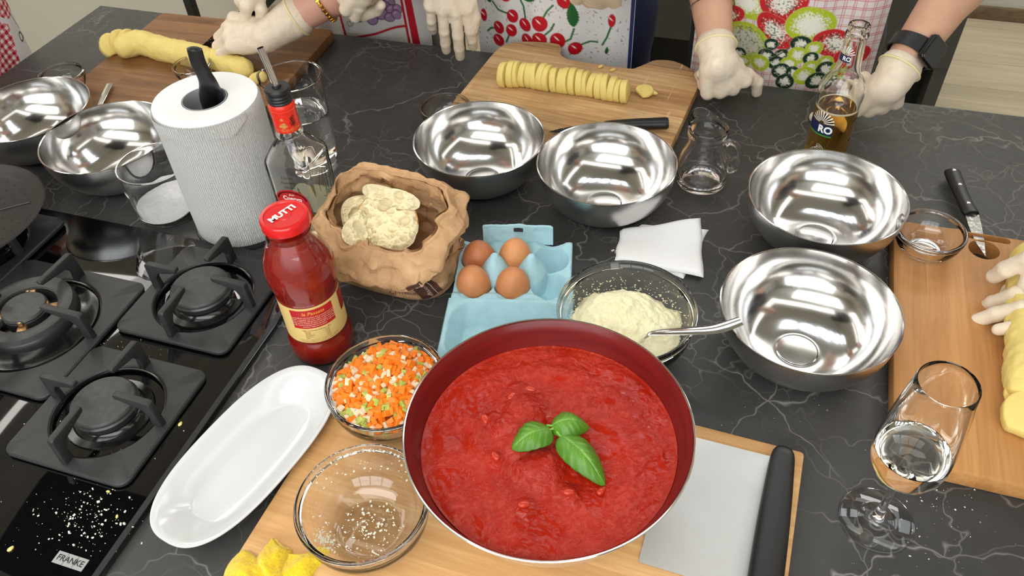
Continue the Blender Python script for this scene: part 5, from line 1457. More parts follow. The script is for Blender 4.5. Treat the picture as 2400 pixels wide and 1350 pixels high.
# bread
def m_crumb():
    s = Sh('bread_crumb'); a = s.n('Attribute', {'attribute_name': 'Col'}).outputs[0]
    s.set(Base_Color=a, Roughness=.85, Specular_IOR_Level=.2, Subsurface_Weight=.1, Subsurface_Radius=(.008, .006, .003), Subsurface_Scale=.2)
    s.bump(s.noise(180, 5, .7), .5, .002); return s.m
M_crumb = m_crumb()
def bread(label, c, rt, up, w, h, th, seed, crust=True):
    """a slice standing in the bag: holes sunk into its face, browner crust along the upper edge"""
    rt, up = Vector(rt).normalized(), Vector(up).normalized(); up = (up - rt * up.dot(rt)).normalized(); nm = rt.cross(up)
    r_ = random.Random(seed); holes = [(r_.uniform(-w, w), r_.uniform(-h, h), (.0008 + .0026 * r_.random() ** 2) if k_ > 14 else r_.uniform(.003, .0075)) for k_ in range(190)]
    n = 84; g = G(); cols = []
    F = []
    for side in (1, -1):
        for j in range(n):
            for i in range(n):
                x, y = sup(math.atan2(j / (n - 1) * 2 - 1, i / (n - 1) * 2 - 1), 1, 1, 2.6)
                q = max(abs(i / (n - 1) * 2 - 1), abs(j / (n - 1) * 2 - 1)); x, y = x * w * q, y * h * q
                wob = 1 + .06 * math.sin(3 * math.atan2(y, x) + seed); x *= wob; y *= wob
                d = 0
                for hx, hy, hr in holes:
                    rr = (x - hx) ** 2 + (y - hy) ** 2 * 1.4
                    if rr < hr * hr * 2.2: d = max(d, min(.0065, hr * 1.2) * math.exp(-(rr / (hr * hr)) ** 3))
                ed = th / 2 * max(0, 1 - q ** 12)
                z = side * (ed - min(d, ed * .95))
                F.append((x, y, z))
                k = min(1, d / .0035); base = CN(244, 230, 188) * (1 - .2 * k)  # shade of the holes put into the crumb colour, darker with depth
                if crust and q > .955 and y > -.2 * h: base = CN(206, 142, 74)
                cols.append(base)
    F = np.array(F); F[:, 2] += fbm(F, 120, 3) * .0009
    C0 = np.array(c); W = C0 + F[:, :1] * np.array(rt) + F[:, 1:2] * np.array(up) + F[:, 2:] * np.array(nm)
    g.v = [tuple(p) for p in W]
    for s_ in (0, 1):
        o = s_ * n * n
        for j in range(n - 1):
            for i in range(n - 1):
                q = (o + j * n + i, o + j * n + i + 1, o + (j + 1) * n + i + 1, o + (j + 1) * n + i); g.f.append(q if s_ == 0 else q[::-1])
    rim = [i for i in range(n)] + [j * n + n - 1 for j in range(1, n)] + [(n - 1) * n + i for i in range(n - 2, -1, -1)] + [j * n for j in range(n - 2, 0, -1)]
    for a, b in zip(rim, rim[1:] + rim[:1]): g.f.append((a, a + n * n, b + n * n, b))
    g.mi = [0] * len(g.f); g.c = np.array(cols)
    return tag(obj('bread_slice', g, M_crumb, None, sharp=0), label, 'bread', 'bread slices in the paper bag')
B2 = lambda px, py, h: at(px, py, h)
bread('large holed bread slice facing up in the bag, brown crust along its top', B2(905, 515, .092), (1, -.1, .02), (.05, .75, .55), .042, .036, .016, 3)
bread('narrow bread slice leaning across the back of the bag, highest of all', B2(920, 463, .118), (1, -.45, -.05), (.25, .35, .8), .042, .0125, .014, 5, False)
bread('bread piece at the bag side nearest the passata, folded under the collar', B2(845, 538, .092), (.35, 1, .1), (-.9, .2, .55), .032, .020, .014, 8, False)
bread('small bread piece at the front of the bag, lying under the holed slice', B2(905, 556, .080), (1, -.15, 0), (.1, .9, .35), .040, .020, .016, 12, False)
bread('bread piece deep in the bag behind the holed slice', B2(850, 500, .084), (.9, .3, 0), (-.2, .6, .6), .030, .024, .014, 15, False)

# ---------------------------------------------------------------- yellow cloth
def m_cloth():
    s = Sh('yellow_microfibre')
    n_ = s.noise(420, 4, .75); lo = s.noise(16, 3)
    s.set(Base_Color=s.mix(s.ramp(n_, [(.35, 0.0), (.65, 1.0)]), s.ramp(lo, [(.4, C(222, 178, 12)), (.7, C(236, 196, 20))]), C(250, 222, 52)), Roughness=.95, Specular_IOR_Level=.1, Sheen_Weight=.4)
    s.bump(n_, .7, .0025); return s.m
M_cloth = m_cloth()
t = thing('yellow_cloth', 'crumpled yellow microfibre cloth on the bamboo board corner', 'cloth', wp(-.252, .384, 0))
def fold(name, q, seed, z0, hump):
    a, b, c, d = [Vector(p) - Vector(wp(-.252, .384, 0)) for p in q]; g = G(); n1 = 46
    def fn(i, j):
        p = a.lerp(b, i).lerp(d.lerp(c, i), j); e = min(i, 1 - i, j, 1 - j)
        rnd_ = min(1, e / .07) ** .5
        z = z0 + hump * math.sin(pi * min(1, i * 1.1)) ** .7 * math.sin(pi * (j * .8 + .15)) ** .6 + .007 * rnd_ + .0016 * math.sin(9 * i + seed) * math.sin(7 * j + seed)
        return (p.x + .004 * math.sin(6 * j + seed), p.y + .003 * math.sin(5 * i + seed), z)
    g.grid(fn, n1, n1); m = len(g.v)
    P_ = np.array(g.v); P_[:, 2] += fbm(P_, 260, 2) * .0006; g.v = [tuple(p) for p in P_]
    g.add([(x, y, z - .008) for x, y, z in g.v[:m]], [f[::-1] for f in g.f])
    rim = [i for i in range(n1)] + [j * n1 + n1 - 1 for j in range(1, n1)] + [(n1 - 1) * n1 + i for i in range(n1 - 2, -1, -1)] + [j * n1 for j in range(n1 - 2, 0, -1)]
    for x, y in zip(rim, rim[1:] + rim[:1]): g.f.append((x, x + m, y + m, y)); g.mi.append(0)
    o = obj(name, g, M_cloth, t, sharp=0)
    hem = [tuple(Vector(g.v[j * n1 + n1 - 1]) + Vector((0, 0, -.003))) for j in range(0, n1, 2)] if seed != 2 else [tuple(Vector(g.v[(n1 - 1) * n1 + i]) + Vector((0, 0, -.003))) for i in range(0, n1, 2)]
    obj('hem', G().tube(hem, .0032, 8), M_hem, o)
    return o
M_hem = plain('yellow_hem', C(252, 226, 96), .9, bump=.4, bscale=500)
fold('cloth_fold', [at(490, 1390, .028), at(660, 1390, .030), at(648, 1320, .040), at(560, 1285, .030)], 1, .018, .012)
fold('cloth_fold', [at(590, 1360, .024), at(690, 1380, .024), at(665, 1272, .036), at(622, 1252, .032)], 2, .016, .012)
fold('cloth_fold', [at(640, 1370, .022), at(735, 1375, .022), at(762, 1288, .024), at(655, 1285, .026)], 3, .014, .007)

# ---------------------------------------------------------------- dough
M_dough = plain('potato_dough', C(228, 206, 124), .62, var=.05, vscale=50, bump=.28, bscale=140, bdist=.0016, sss=.15, spec=.3)
M_doughcut = M_dough
def slice_mesh(seed, w=.020, h=.0225, th=.0145):
    r_ = random.Random(seed); n = 30; prof2 = []
    for i in range(n):
        a = 2 * pi * i / n; k = 1 + .05 * math.sin(2 * a + r_.random() * .6) + .025 * r_.random()
        y, z = w * k * math.cos(a), h * k * math.sin(a)
        if z < -h * .72: z = -h * .72 - (.0005 * r_.random()); y *= 1.02
        prof2.append((y, z))
    g = G().prism(prof2, -th / 2, th / 2, M=Matrix(((0, 0, 1, 0), (1, 0, 0, 0), (0, 1, 0, 0), (0, 0, 0, 1))))
    g.v = [(x + .0012 * math.sin(40 * y + seed) + .0015 * (z / h), y, z + h * .72) for x, y, z in g.v]
    return mesh_data('dough_slice', g.bevel(.0022, 2, 50), M_dough, 45)
SM = [slice_mesh(i) for i in range(7)]
# cut row on the eared board
p0, p1 = at(1186, 196, .021), at(1470, 226, .021)
d = (p1 - p0); L = d.length; d.normalize(); rz = math.atan2(d.y, d.x); N = 20
for i in range(N):
    q = i / (N - 1); wv = .006 * math.sin(q * 5.2) + .003 * math.sin(q * 11)
    o = obj('dough_slice', SM[i % 7], None, None, p0 + d * (L * q) + Vector((-d.y, d.x, 0)) * wv, rz + .10 * math.sin(i * 1.7) - .12)
    o.rotation_euler = (0, -.16 + .07 * math.sin(i * 2.3), rz + .10 * math.sin(i * 1.7) - .12)
    s_ = 1 + .05 * math.sin(i * 1.3) - .06 * (q > .9); o.scale = (L / (N - 1) / .0145 * 1.03, s_, s_ * (.94 if q > .7 else 1))
    lb = 'yellow dough slice in the cut row on the eared board' if 0 < i < N - 1 else ('first dough slice of the row on the eared board, by the hanging hand' if i == 0 else 'last dough slice of the row on the eared board, cut face towards the crumbs')
    tag(o, lb, 'dough', 'dough slices on the eared board')
o = obj('dough_scrap', SM[2], None, None, at(1498, 220, .021)); o.rotation_euler = (0, 1.5, .4); o.scale = (.45, .8, .7); o.location = at(1497, 218, .026); tag(o, 'flat round dough offcut lying beside the end of the cut row', 'dough', 'dough offcuts')
gb = blob([('e', (0, 0, .003), (.009, .005, .004), None), ('e', (.006, 0, .002), (.006, .003, .002), None)], .003, .0012)
o = obj('dough_scrap', gb, M_dough, None, at(1526, 219, .0205), -.5); tag(o, 'small pointed dough crumb past the cut row, outermost', 'dough', 'dough offcuts')
gb = blob([('e', (0, 0, .002), (.006, .003, .0025), None)], .002, .001)
for q, lb in (((1408, 158), 'tiny dough crumb behind the cut row, between the board ears'), ((1436, 166), 'tiny dough crumb touching the back of the cut row')):
    o = obj('dough_scrap', gb, M_dough, None, at(*q, .0205), rnd.random() * 3); tag(o, lb, 'dough', 'dough offcuts')
# long roll on the walnut board
pts3 = [at(292, 110, .040), at(330, 100, .041), at(370, 112, .040), at(410, 122, .040), at(450, 130, .040), at(488, 140, .038)]
pr_ = []; SP = spline(pts3, 6)
for a, b in zip(SP, SP[1:]): pr_.append(('c', tuple(a), tuple(b), .0205, .0205))
def ddisp(V): return .0011 * fbm(V, 60, 3) + .0007 * fbm(V, 170, 2)
o = obj('dough_roll', blob(pr_, .006, .0026, ddisp), M_dough, None, sharp=0); tag(o, 'long uncut dough roll on the walnut board, touched by the slicing hand', 'dough')
o = obj('dough_roll', blob([('c', tuple(at(505, 138, .037)), tuple(at(566, 160, .037)), .0205, .0195), ('c', tuple(at(566, 160, .037)), tuple(at(572, 162, .037)), .0175, .0175)], .004, .0026, ddisp), M_dough, None, sharp=0); tag(o, 'cut stub of the dough roll behind the paper roll, flat end showing', 'dough')
for i, (px, py, tl, lb) in enumerate([(274, 108, -.75, 'end slice of the walnut-board dough, pointed and fallen outward'), (296, 100, -.45, 'second dough slice from the pointed end on the walnut board'), (316, 99, -.35, 'third dough slice from the pointed end on the walnut board'), (336, 100, -.25, 'fourth dough slice from the pointed end, merging into the long roll')]):
    o = obj('dough_slice', SM[i], None, None, at(px, py + 18, .0205)); o.rotation_euler = (0, tl, math.radians(-24) + .2 * i - .3); o.scale = (.95, 1.02, 1.05); tag(o, lb, 'dough', 'dough slices on the walnut board')
for i, (px, py, s_, lb) in enumerate([(604, 196, 1.0, 'dough piece between the paper roll and the steel pourer'), (586, 180, .6, 'small dough piece hidden behind the paper roll edge')]):
    o = obj('dough_piece', blob([('e', (0, 0, .010 * s_), (.015 * s_, .010 * s_, .011 * s_), None), ('e', (.008 * s_, .004, .008 * s_), (.009 * s_, .010 * s_, .008 * s_), None)], .004, .0018, lambda V: .0008 * fbm(V, 150, 2)), M_dough, None, at(px, py, .0202), .6); tag(o, lb, 'dough')
# roll and slices on the beech board
pts4 = [at(2418, 610, .047), at(2410, 680, .047), at(2412, 760, .047), at(2412, 830, .047), at(2406, 900, .046)]
pr_ = []; SP = spline(pts4, 6)
for i, (a, b) in enumerate(zip(SP, SP[1:])): r_ = .0225 + .0015 * math.sin(i * 1.9); pr_.append(('c', tuple(a), tuple(b), r_, r_))
o = obj('dough_roll', blob(pr_, .004, .0026, lambda V: .0016 * fbm(V, 90, 3)), M_dough, None, sharp=0); tag(o, 'ragged dough roll on the beech board under the gloved fingers', 'dough')
for i, (px, py, tl, tz, s_, lb) in enumerate([(2402, 905, .5, -.55, 1.1, 'dough slice leaning on the ragged roll of the beech board'), (2392, 960, .75, -.35, 1.2, 'thick dough slice on the beech board, middle of the three at the roll end'), (2392, 1030, 1.25, -.3, 1.35, 'largest dough slice lying flat on the beech board, nearest its edge')]):
    o = obj('dough_slice', SM[3 + i], None, None, at(px, py, .0245 + .001)); o.rotation_euler = (0, tl, math.radians(70) + tz); o.scale = (1.1, s_, s_); tag(o, lb, 'dough', 'dough slices on the beech board')
    o.location.z += .006 if tl > 1 else 0

# ---------------------------------------------------------------- round perforated plate on the far hob support
t = thing('perforated_plate', 'round black perforated cooking plate resting on the far pan support', 'grill plate', isl(.352, .735, TOP + .0585), 0)
pl = obj('disc', G().lathe([(0, .004), (.102, .004), (.108, .007), (.116, .013), (.122, .0145), (.124, .0125), (.116, .008), (.106, .001), (0, .0)], 96), plain('dull_black_steel', C(34, 33, 32), .42, metal=.2), t)
g = G()
hh = G().lathe([(.0018, 0), (.0018, .0003), (0, .0003)], 8)
n_ = 0
for r in (.018, .034, .05, .066, .082, .096):
    for k in range(int(r * 2 * pi / .017)):
        a = 2 * pi * k / int(r * 2 * pi / .017) + r * 40
        g.add(hh.v, hh.f, 0, tr(r * math.cos(a), r * math.sin(a), .0040))
obj('holes', g, M_black, pl, kind='stuff')
for k in range(6):
    a = k * pi / 3 + .35; obj('rib', G().tube([(.022 * math.cos(a), .022 * math.sin(a), .0047), (.100 * math.cos(a), .100 * math.sin(a), .0047)], .0011, 8), M_burner, t)

# ---------------------------------------------------------------- crumbs
M_crumbs = plain('crumbs', C(236, 232, 214), .8)
def scatter(name, label, spots, zf, mat, parent=None):
    g = G()
    for cx, cy, sx, sy, n, s0, s1 in spots:
        for _ in range(n):
            px, py = rnd.gauss(cx, sx), rnd.gauss(cy, sy); p = at(px, py, zf)
            s_ = s0 + (s1 - s0) * rnd.random() ** 3
            K = tr(p.x, p.y, p.z + s_ * .4) @ Matrix.Rotation(rnd.random() * 6, 4, Vector((rnd.random(), rnd.random(), 1)).normalized())
            g.box((-s_, -s_ * .7, -s_ * .5), (s_, s_ * .7, s_ * .5), M=K)
    o = obj(name, g, mat, None, smooth=False); tag(o, label, 'crumbs'); o['kind'] = 'stuff'; return o
scatter('salt_crumbs', 'white salt grains and crumbs scattered over the black hob glass', [(205, 1210, 45, 38, 150, .0003, .0015), (250, 1060, 90, 60, 60, .0002, .0007), (300, 770, 50, 50, 60, .0002, .0007), (230, 780, 20, 30, 30, .0002, .0006), (100, 1230, 60, 50, 40, .0002, .0010), (330, 840, 40, 20, 25, .0002, .0006), (440, 700, 90, 60, 30, .0002, .0005)], .0082, M_crumbs)
scatter('flour_crumbs', 'white flour crumbs scattered on the worktop around the wine glass', [(2200, 1250, 90, 60, 40, .0002, .0009), (1800, 960, 120, 60, 24, .0002, .0006), (2190, 1170, 40, 20, 26, .0002, .0009), (1440, 592, 4, 5, 6, .0006, .0016)], .0003, M_crumbs)
M_ycr = plain('dough_crumb', C(232, 214, 130), .7)
for px, py, s_, lb in ((423, 996, .0028, 'yellow dough crumb on the hob beside the front pan support'), (25, 1289, .0030, 'pale crumb near the hob front edge, far from the badge'), (275, 1212, .0020, 'small yellow dough crumb on the hob beyond the badge'), (255, 1153, .0020, 'white crumb at the pan support corner')):
    o = obj('dough_crumb', blob([('e', (0, 0, s_ * .5), (s_, s_ * .7, s_ * .6), None), ('e', (s_ * .8, s_ * .3, s_ * .4), (s_ * .6, s_ * .5, s_ * .4), None)], s_ * .4, s_ * .25), M_ycr, None, at(px, py, .0081), rnd.random() * 3); tag(o, lb, 'crumb', 'crumbs on the hob')
# flour left in the empty bowl
g = G()
def bowl_z(r): return float(np.interp(r, [p[0] for p in EBI][::-1], [p[1] for p in EBI][::-1]))
for i in range(430):
    if i < 120: a = 3.5 + .3 * rnd.gauss(0, .6); r = .046 + .004 * rnd.gauss(0, 1)
    elif i < 260: a = rnd.uniform(.4, 2.6); r = .0635 - .010 * rnd.random() ** 2
    else: a = rnd.random() * 2 * pi; r = rnd.uniform(.005, .034)
    s_ = .00025 + .0007 * rnd.random() ** 2
    K = tr(r * math.cos(a), r * math.sin(a), bowl_z(max(.002, r)) + s_ * .3) @ rotm('Z', rnd.random() * 6)
    g.box((-s_ * 1.4, -s_, -s_ * .5), (s_ * 1.4, s_, s_ * .5), M=K)
o = obj('flour_traces', g, M_crumbs, None, wp(*EB, BB), smooth=False); tag(o, 'flour traces clinging inside the empty glass bowl', 'flour'); o['kind'] = 'stuff'
# ---------------------------------------------------------------- people
def m_skin(name, c):
    s = Sh(name)
    s.set(Base_Color=s.ramp(s.noise(28, 5, .65), [(.3, tuple(x * .86 for x in c[:3]) + (1,)), (.7, c)]), Roughness=.5, Specular_IOR_Level=.35, Subsurface_Weight=.15, Subsurface_Radius=(.012, .005, .003), Subsurface_Scale=.3)
    s.bump(s.noise(420, 3), .12, .0006); return s.m
def m_glove():
    s = Sh('latex_glove')
    w = s.noise(34, 3, .6, dist=1.2); f = s.noise(1.0, 3, .6, s.map((60, 60, 26)))
    s.set(Base_Color=s.ramp(w, [(.3, C(216, 200, 178)), (.7, C(232, 218, 196))]), Roughness=.46, Specular_IOR_Level=.35, Subsurface_Weight=.25, Subsurface_Radius=(.012, .007, .005), Subsurface_Scale=.3)
    s.bump(s.math('ADD', w, s.math('MULTIPLY', f, .8)), .35, .0032); return s.m
M_glove = m_glove()
M_cuff = plain('glove_cuff', C(226, 216, 164), .5, sss=.2)
def V3(*a): return np.array(a, float)
def unit(a): a = np.array(a, float); return a / np.linalg.norm(a)
FL = [(.043, .027, .022), (.047, .030, .023), (.044, .028, .022), (.034, .021, .020)]
def hand_prims(W, K, N, side, curls, thumb, spread=.05, lens=1.0, width=1.0):
    """W wrist, K middle of the knuckle row, N direction of the back of the hand, side +1 right / -1 left;
    curls: bends of the three joints of index, middle, ring and little finger; thumb: three points in hand axes"""
    W, K = V3(*W), V3(*K); D = unit(K - W); N = unit(np.array(N, float) - D * (np.array(N) @ D)); T = np.cross(N, D) * side   # T: towards the thumb
    pl = np.linalg.norm(K - W); P = []
    xs = [.031 * width, .0105 * width, -.0105 * width, -.0300 * width]
    fw = [0.0, .004, .0, -.008]
    base = []
    for x, y in zip(xs, fw):
        k = K + T * x + D * y; base.append(k)
        P.append(('c', W + T * x * .55 + D * .008, k, .0158, .0125))
    P.append(('c', W + D * .01, K - D * .01, .0185, .0150, .012)); P.append(('c', W + T * .017 - N * .006 + D * .015, W + T * .026 - N * .010 + D * pl * .45, .0150, .0150))
    P.append(('c', W - T * .016 - N * .006 + D * .012, W - T * .025 - N * .008 + D * pl * .6, .0140, .0125))
    for i, b in enumerate(base):
        a = 0; p = b; r = .0107 * [1, 1.02, .98, .87][i]
        sp = (1.5 - i) * spread
        d0 = unit(D + T * sp)
        for j in range(3):
            a += math.radians(curls[i][j]); d = d0 * math.cos(a) - N * math.sin(a)
            q = p + d * FL[i][j] * lens; P.append(('c', p, q, r * (1 - .07 * j), r * (1 - .07 * (j + 1)), .0035 if j == 0 else .003)); p = q
    th = [W + T * t[0] * 1.0 + D * t[1] + N * t[2] for t in thumb]
    for j, (a, b) in enumerate(zip(th, th[1:])): P.append(('c', a, b, [.0140, .0112, .0102][j], [.0112, .0102, .0088][j], .006 if j == 0 else .003))
    return P
TH_fist = [(.016, .022, -.006), (.034, .052, -.012), (.040, .078, -.016), (.030, .098, -.022)]
TH_rel = [(.016, .022, -.006), (.040, .048, -.012), (.050, .076, -.016), (.050, .100, -.018)]
def glove(parent, W, K, N, side, curls, elbow, thumb=TH_rel, cuff=.055, label=None, name='glove', cr=.031, **k):
    P = hand_prims(W, K, N, side, curls, thumb, **k); W = V3(*W); A = unit(V3(*elbow) - W)
    P.append(('c', W, W + A * cuff, .0255 * cr / .031, cr + .0015, .012))
    g = blob(P, .006, .0021, lambda V: .0005 * fbm(V, 75, 2) + .0004 * np.sin(V @ (A * 420) + 3 * vnoise(V, 40)) * np.exp(-np.abs((V - W) @ A - .012) / .022))
    o = obj(name, g, M_glove, parent, sharp=0, label=label)
    c = W + A * (cuff + .001); ref = unit(np.cross(A, V3(0.3, .2, 1))); rf2 = np.cross(A, ref)
    obj('rolled_cuff', G().tube([tuple(c + (ref * math.cos(q) + rf2 * math.sin(q)) * (cr + .0018)) for q in np.linspace(0, 2 * pi, 41)], .0021, 8, cap=False), M_cuff, o)
    return o
def ik(S, Wp, l1, l2, pole):
    S, Wp = V3(*S), V3(*Wp); d = Wp - S; L = np.linalg.norm(d); k = max(1.0, L / ((l1 + l2) * .985)); l1 *= k; l2 *= k
    u = d / L; a = (l1 * l1 - l2 * l2 + L * L) / (2 * L); h = math.sqrt(max(0, l1 * l1 - a * a))
    pl = np.array(pole, float); pl = unit(pl - u * (pl @ u))
    return S + u * a + pl * h
def paint_apron(parent, Lf, fn, mat, half=1.35, ra=.20, rb=.06, z0=.50, z1=1.22, step=.0015, y0=.08, name='apron', warp=None, lean=None):
    nx = int(2 * ra * half / step)
    q = np.linspace(-half, half, nx); z = np.concatenate([np.arange(z0, .855, .02), np.arange(.855, 1.075, step), np.arange(1.075, z1, .02)]); nz = len(z); Q, Z = np.meshgrid(q, z)
    X = ra * np.sin(Q); Y = y0 + rb * np.cos(Q) + .006 * np.sin(X * 38 + 1.3) * np.clip((1.15 - Z) / .3, 0, 1) + .003 * np.sin(X * 90 + Z * 6)
    if lean is not None: Y = Y + lean(Z)
    P = Lf(X.ravel(), Y.ravel(), Z.ravel())
    g = G(); g.v = [tuple(p) for p in P]
    i = np.arange(nx - 1)[None, :] + np.arange(nz - 1)[:, None] * nx
    g.f = [tuple(r) for r in np.stack([i, i + nx, i + nx + 1, i + 1], -1).reshape(-1, 4).tolist()]
    g.mi = [0] * len(g.f); g.c = fn(-X.ravel(), Z.ravel())
    return obj(name, g, mat, parent, sharp=0)
M_apron = painted('printed_cotton', .8, bump=.25, bscale=900, bdist=.0004, spec=.15)
M_apron_gloss = painted('printed_oilcloth', .38, bump=.12, bscale=500, bdist=.0006, spec=.4)
def person(u, v, face, label, skin, shirt, trousers, hair, arms, lean=0.0, hgt=1.0, sleeve='short', fine=False, side_shift=0.0):
    """face: unit vector (world); arms: {side: (wrist point, pole)}; returns root, the local-to-world function and the elbows"""
    B = isl(u, v, 0); f = unit((face[0], face[1], 0)); r = V3(f[1], -f[0], 0); b = V3(B.x, B.y, 0)
    root = thing('person', label, 'person', (0, 0, 0))
    def Lc(x, y, z): return b + r * x + f * y + V3(0, 0, z * hgt)
    def Lf(X, Y, Z): return b + np.outer(X, r) + np.outer(Y, f) + np.outer(Z * hgt, V3(0, 0, 1))
    def ln(z): return lean * max(0, (z - .95) / .45) ** 1.15
    def J(x, y, z): return Lc(x + side_shift * max(0, (z - .95) / .45), y + ln(z), z - .25 * ln(z))
    R = np.array([r, f, V3(0, 0, 1)])
    sk = []; sh = []; tq = []
    def E(lst, c, rad, g=0): lst.append(('e', c, tuple(x + g for x in rad), R))
    for lst, g in ((sk, 0), (sh, .008)):
        E(lst, J(0, 0, .98), (.150, .098, .13), g); E(lst, J(0, .01, 1.12), (.140, .095, .13), g); E(lst, J(0, 0, 1.27), (.160, .105, .14), g)
        lst.append(('c', J(-.13, -.01, 1.40), J(.13, -.01, 1.40), .055 + g, .055 + g))
    sk.append(('c', J(0, -.01, 1.42), J(0, .015, 1.53), .056, .052)); E(sk, J(0, .03, 1.62), (.073, .092, .108)); E(sk, J(0, .055, 1.565), (.052, .06, .055))
    sk.append(('c', J(0, .115, 1.635), J(0, .135, 1.60), .010, .015))                      # nose
    for s_ in (-1, 1): E(sk, J(.076 * s_, .02, 1.61), (.010, .020, .030))                   # ears
    sk.append(('c', J(-.022, .108, 1.555), J(.022, .108, 1.555), .008, .008))              # lips
    for s_ in (-1, 1):
        hip, kn, an, to = Lc(.085 * s_, 0, .92), Lc(.095 * s_, .015, .50), Lc(.10 * s_, -.01, .085), Lc(.115 * s_, .14, .035)
        for lst, g in ((sk, 0), (tq, .010)):
            lst.append(('c', hip, kn, .080 + g, .056 + g)); lst.append(('c', kn, an, .054 + g, .038 + g + (.02 if g else 0)))
        sk.append(('c', an, to, .036, .030))
    E(tq, Lc(0, 0, .93), (.155, .11, .11), .006)
    el = {}
    for s_, (Wp, pole) in arms.items():
        S = J(.175 * s_, -.01, 1.385); e = V3(*pole[1]) if pole[0] == 'elbow' else ik(S, Wp, .285 * hgt, .255 * hgt, pole[0] * r * 1.0 + pole[1] * f + V3(0, 0, pole[2])); el[s_] = e; Wp = V3(*Wp)
        m_ = e + (Wp - e) * .28
        sk.append(('c', S, e, .048, .040)); Wq = Wp + (e - Wp) * .05
        sk.append(('c', S, e, .048, .040)) if 0 else None; sk.append(('c', e, m_, .040, .040)); sk.append(('c', m_, Wq, .040, .0255))
        if sleeve == 'short': sh.append(('c', S, S + (e - S) * .62, .066, .060))
        else: sh.append(('c', S, e, .060, .052)); sh.append(('c', e, e + (Wp - e) * .80, .052, .037))
    Sk = m_skin('skin', skin)
    body = obj('body', blob(sk, .018, .0085 if fine else .013), Sk, root, sharp=0)
    obj('shirt', blob(sh, .02, .013, lambda V: .003 * fbm(V, 14, 2)), plain('shirt_cloth', shirt, .85, bump=.2, bscale=300), root, sharp=0)
    obj('trousers', blob(tq, .02, .014, lambda V: .003 * fbm(V, 12, 2)), plain('trouser_cloth', trousers, .85, bump=.2, bscale=300), root, sharp=0)
    hr = []
    E(hr, J(0, .005, 1.655), (.080, .092, .088)); E(hr, J(0, -.035, 1.61), (.078, .065, .10))
    obj('hair', blob(hr, .02, .010, lambda V: .004 * fbm(V, 40, 2)), plain('hair', hair, .6), root, sharp=0)
    for s_ in (-1, 1):
        ey = obj('eye', G().ell(tuple(J(.031 * s_, .112, 1.63)), (.012, .012, .012), 12), M_white, root)
        obj('iris', G().ell(tuple(J(.031 * s_, .1205, 1.63)), (.006, .005, .006), 10), M_black, ey)
        obj('shoe', blob([('c', Lc(.10 * s_, -.05, .045), Lc(.115 * s_, .15, .035), .048, .042)], .01, .012), M_black, root)
    return root, Lf, el, R
FV = V3(VX.x, VX.y, 0)      # facing the camera side across the island
FU = V3(UX.x, UX.y, 0)
def px3(px, py, h): p = at(px, py, h); return V3(p.x, p.y, p.z)
def ell_mask(X, Z, cx, cz, rx, rz, rot=0.0, soft=.0012):
    c, s_ = math.cos(rot), math.sin(rot); x = (X - cx) * c + (Z - cz) * s_; z = -(X - cx) * s_ + (Z - cz) * c
    q = np.sqrt((x / rx) ** 2 + (z / rz) ** 2); return np.clip((1 - q) * min(rx, rz) / soft + .5, 0, 1), q
def over(col, m, c): return col + (np.asarray(c) - col) * m[:, None]
def seg_mask(X, Z, pts, w, soft=.0010):
    o = np.zeros_like(X)
    for (x0, z0), (x1, z1) in zip(pts, pts[1:]):
        dx, dz = x1 - x0, z1 - z0; t = np.clip(((X - x0) * dx + (Z - z0) * dz) / (dx * dx + dz * dz + 1e-12), 0, 1)
        d = np.hypot(X - x0 - t * dx, Z - z0 - t * dz); o = np.maximum(o, np.clip((w - d) / soft + .5, 0, 1))
    return o
def leaf_mask(X, Z, x0, z0, x1, z1, w, teeth=9):
    dx, dz = x1 - x0, z1 - z0; L = math.hypot(dx, dz); t = ((X - x0) * dx + (Z - z0) * dz) / L / L; d = ((X - x0) * -dz + (Z - z0) * dx) / L
    ww = w * np.sin(pi * np.clip(t, 0, 1) ** .8) ** .8 * (1 - .16 * ((t * teeth) % 1))
    m = np.clip((ww - np.abs(d)) / .0010 + .5, 0, 1) * ((t > 0) & (t < 1)); vein = np.clip((.0006 - np.abs(d)) / .0006 + .5, 0, 1) * m
    return m, vein
H_ = lambda c: TOP + c
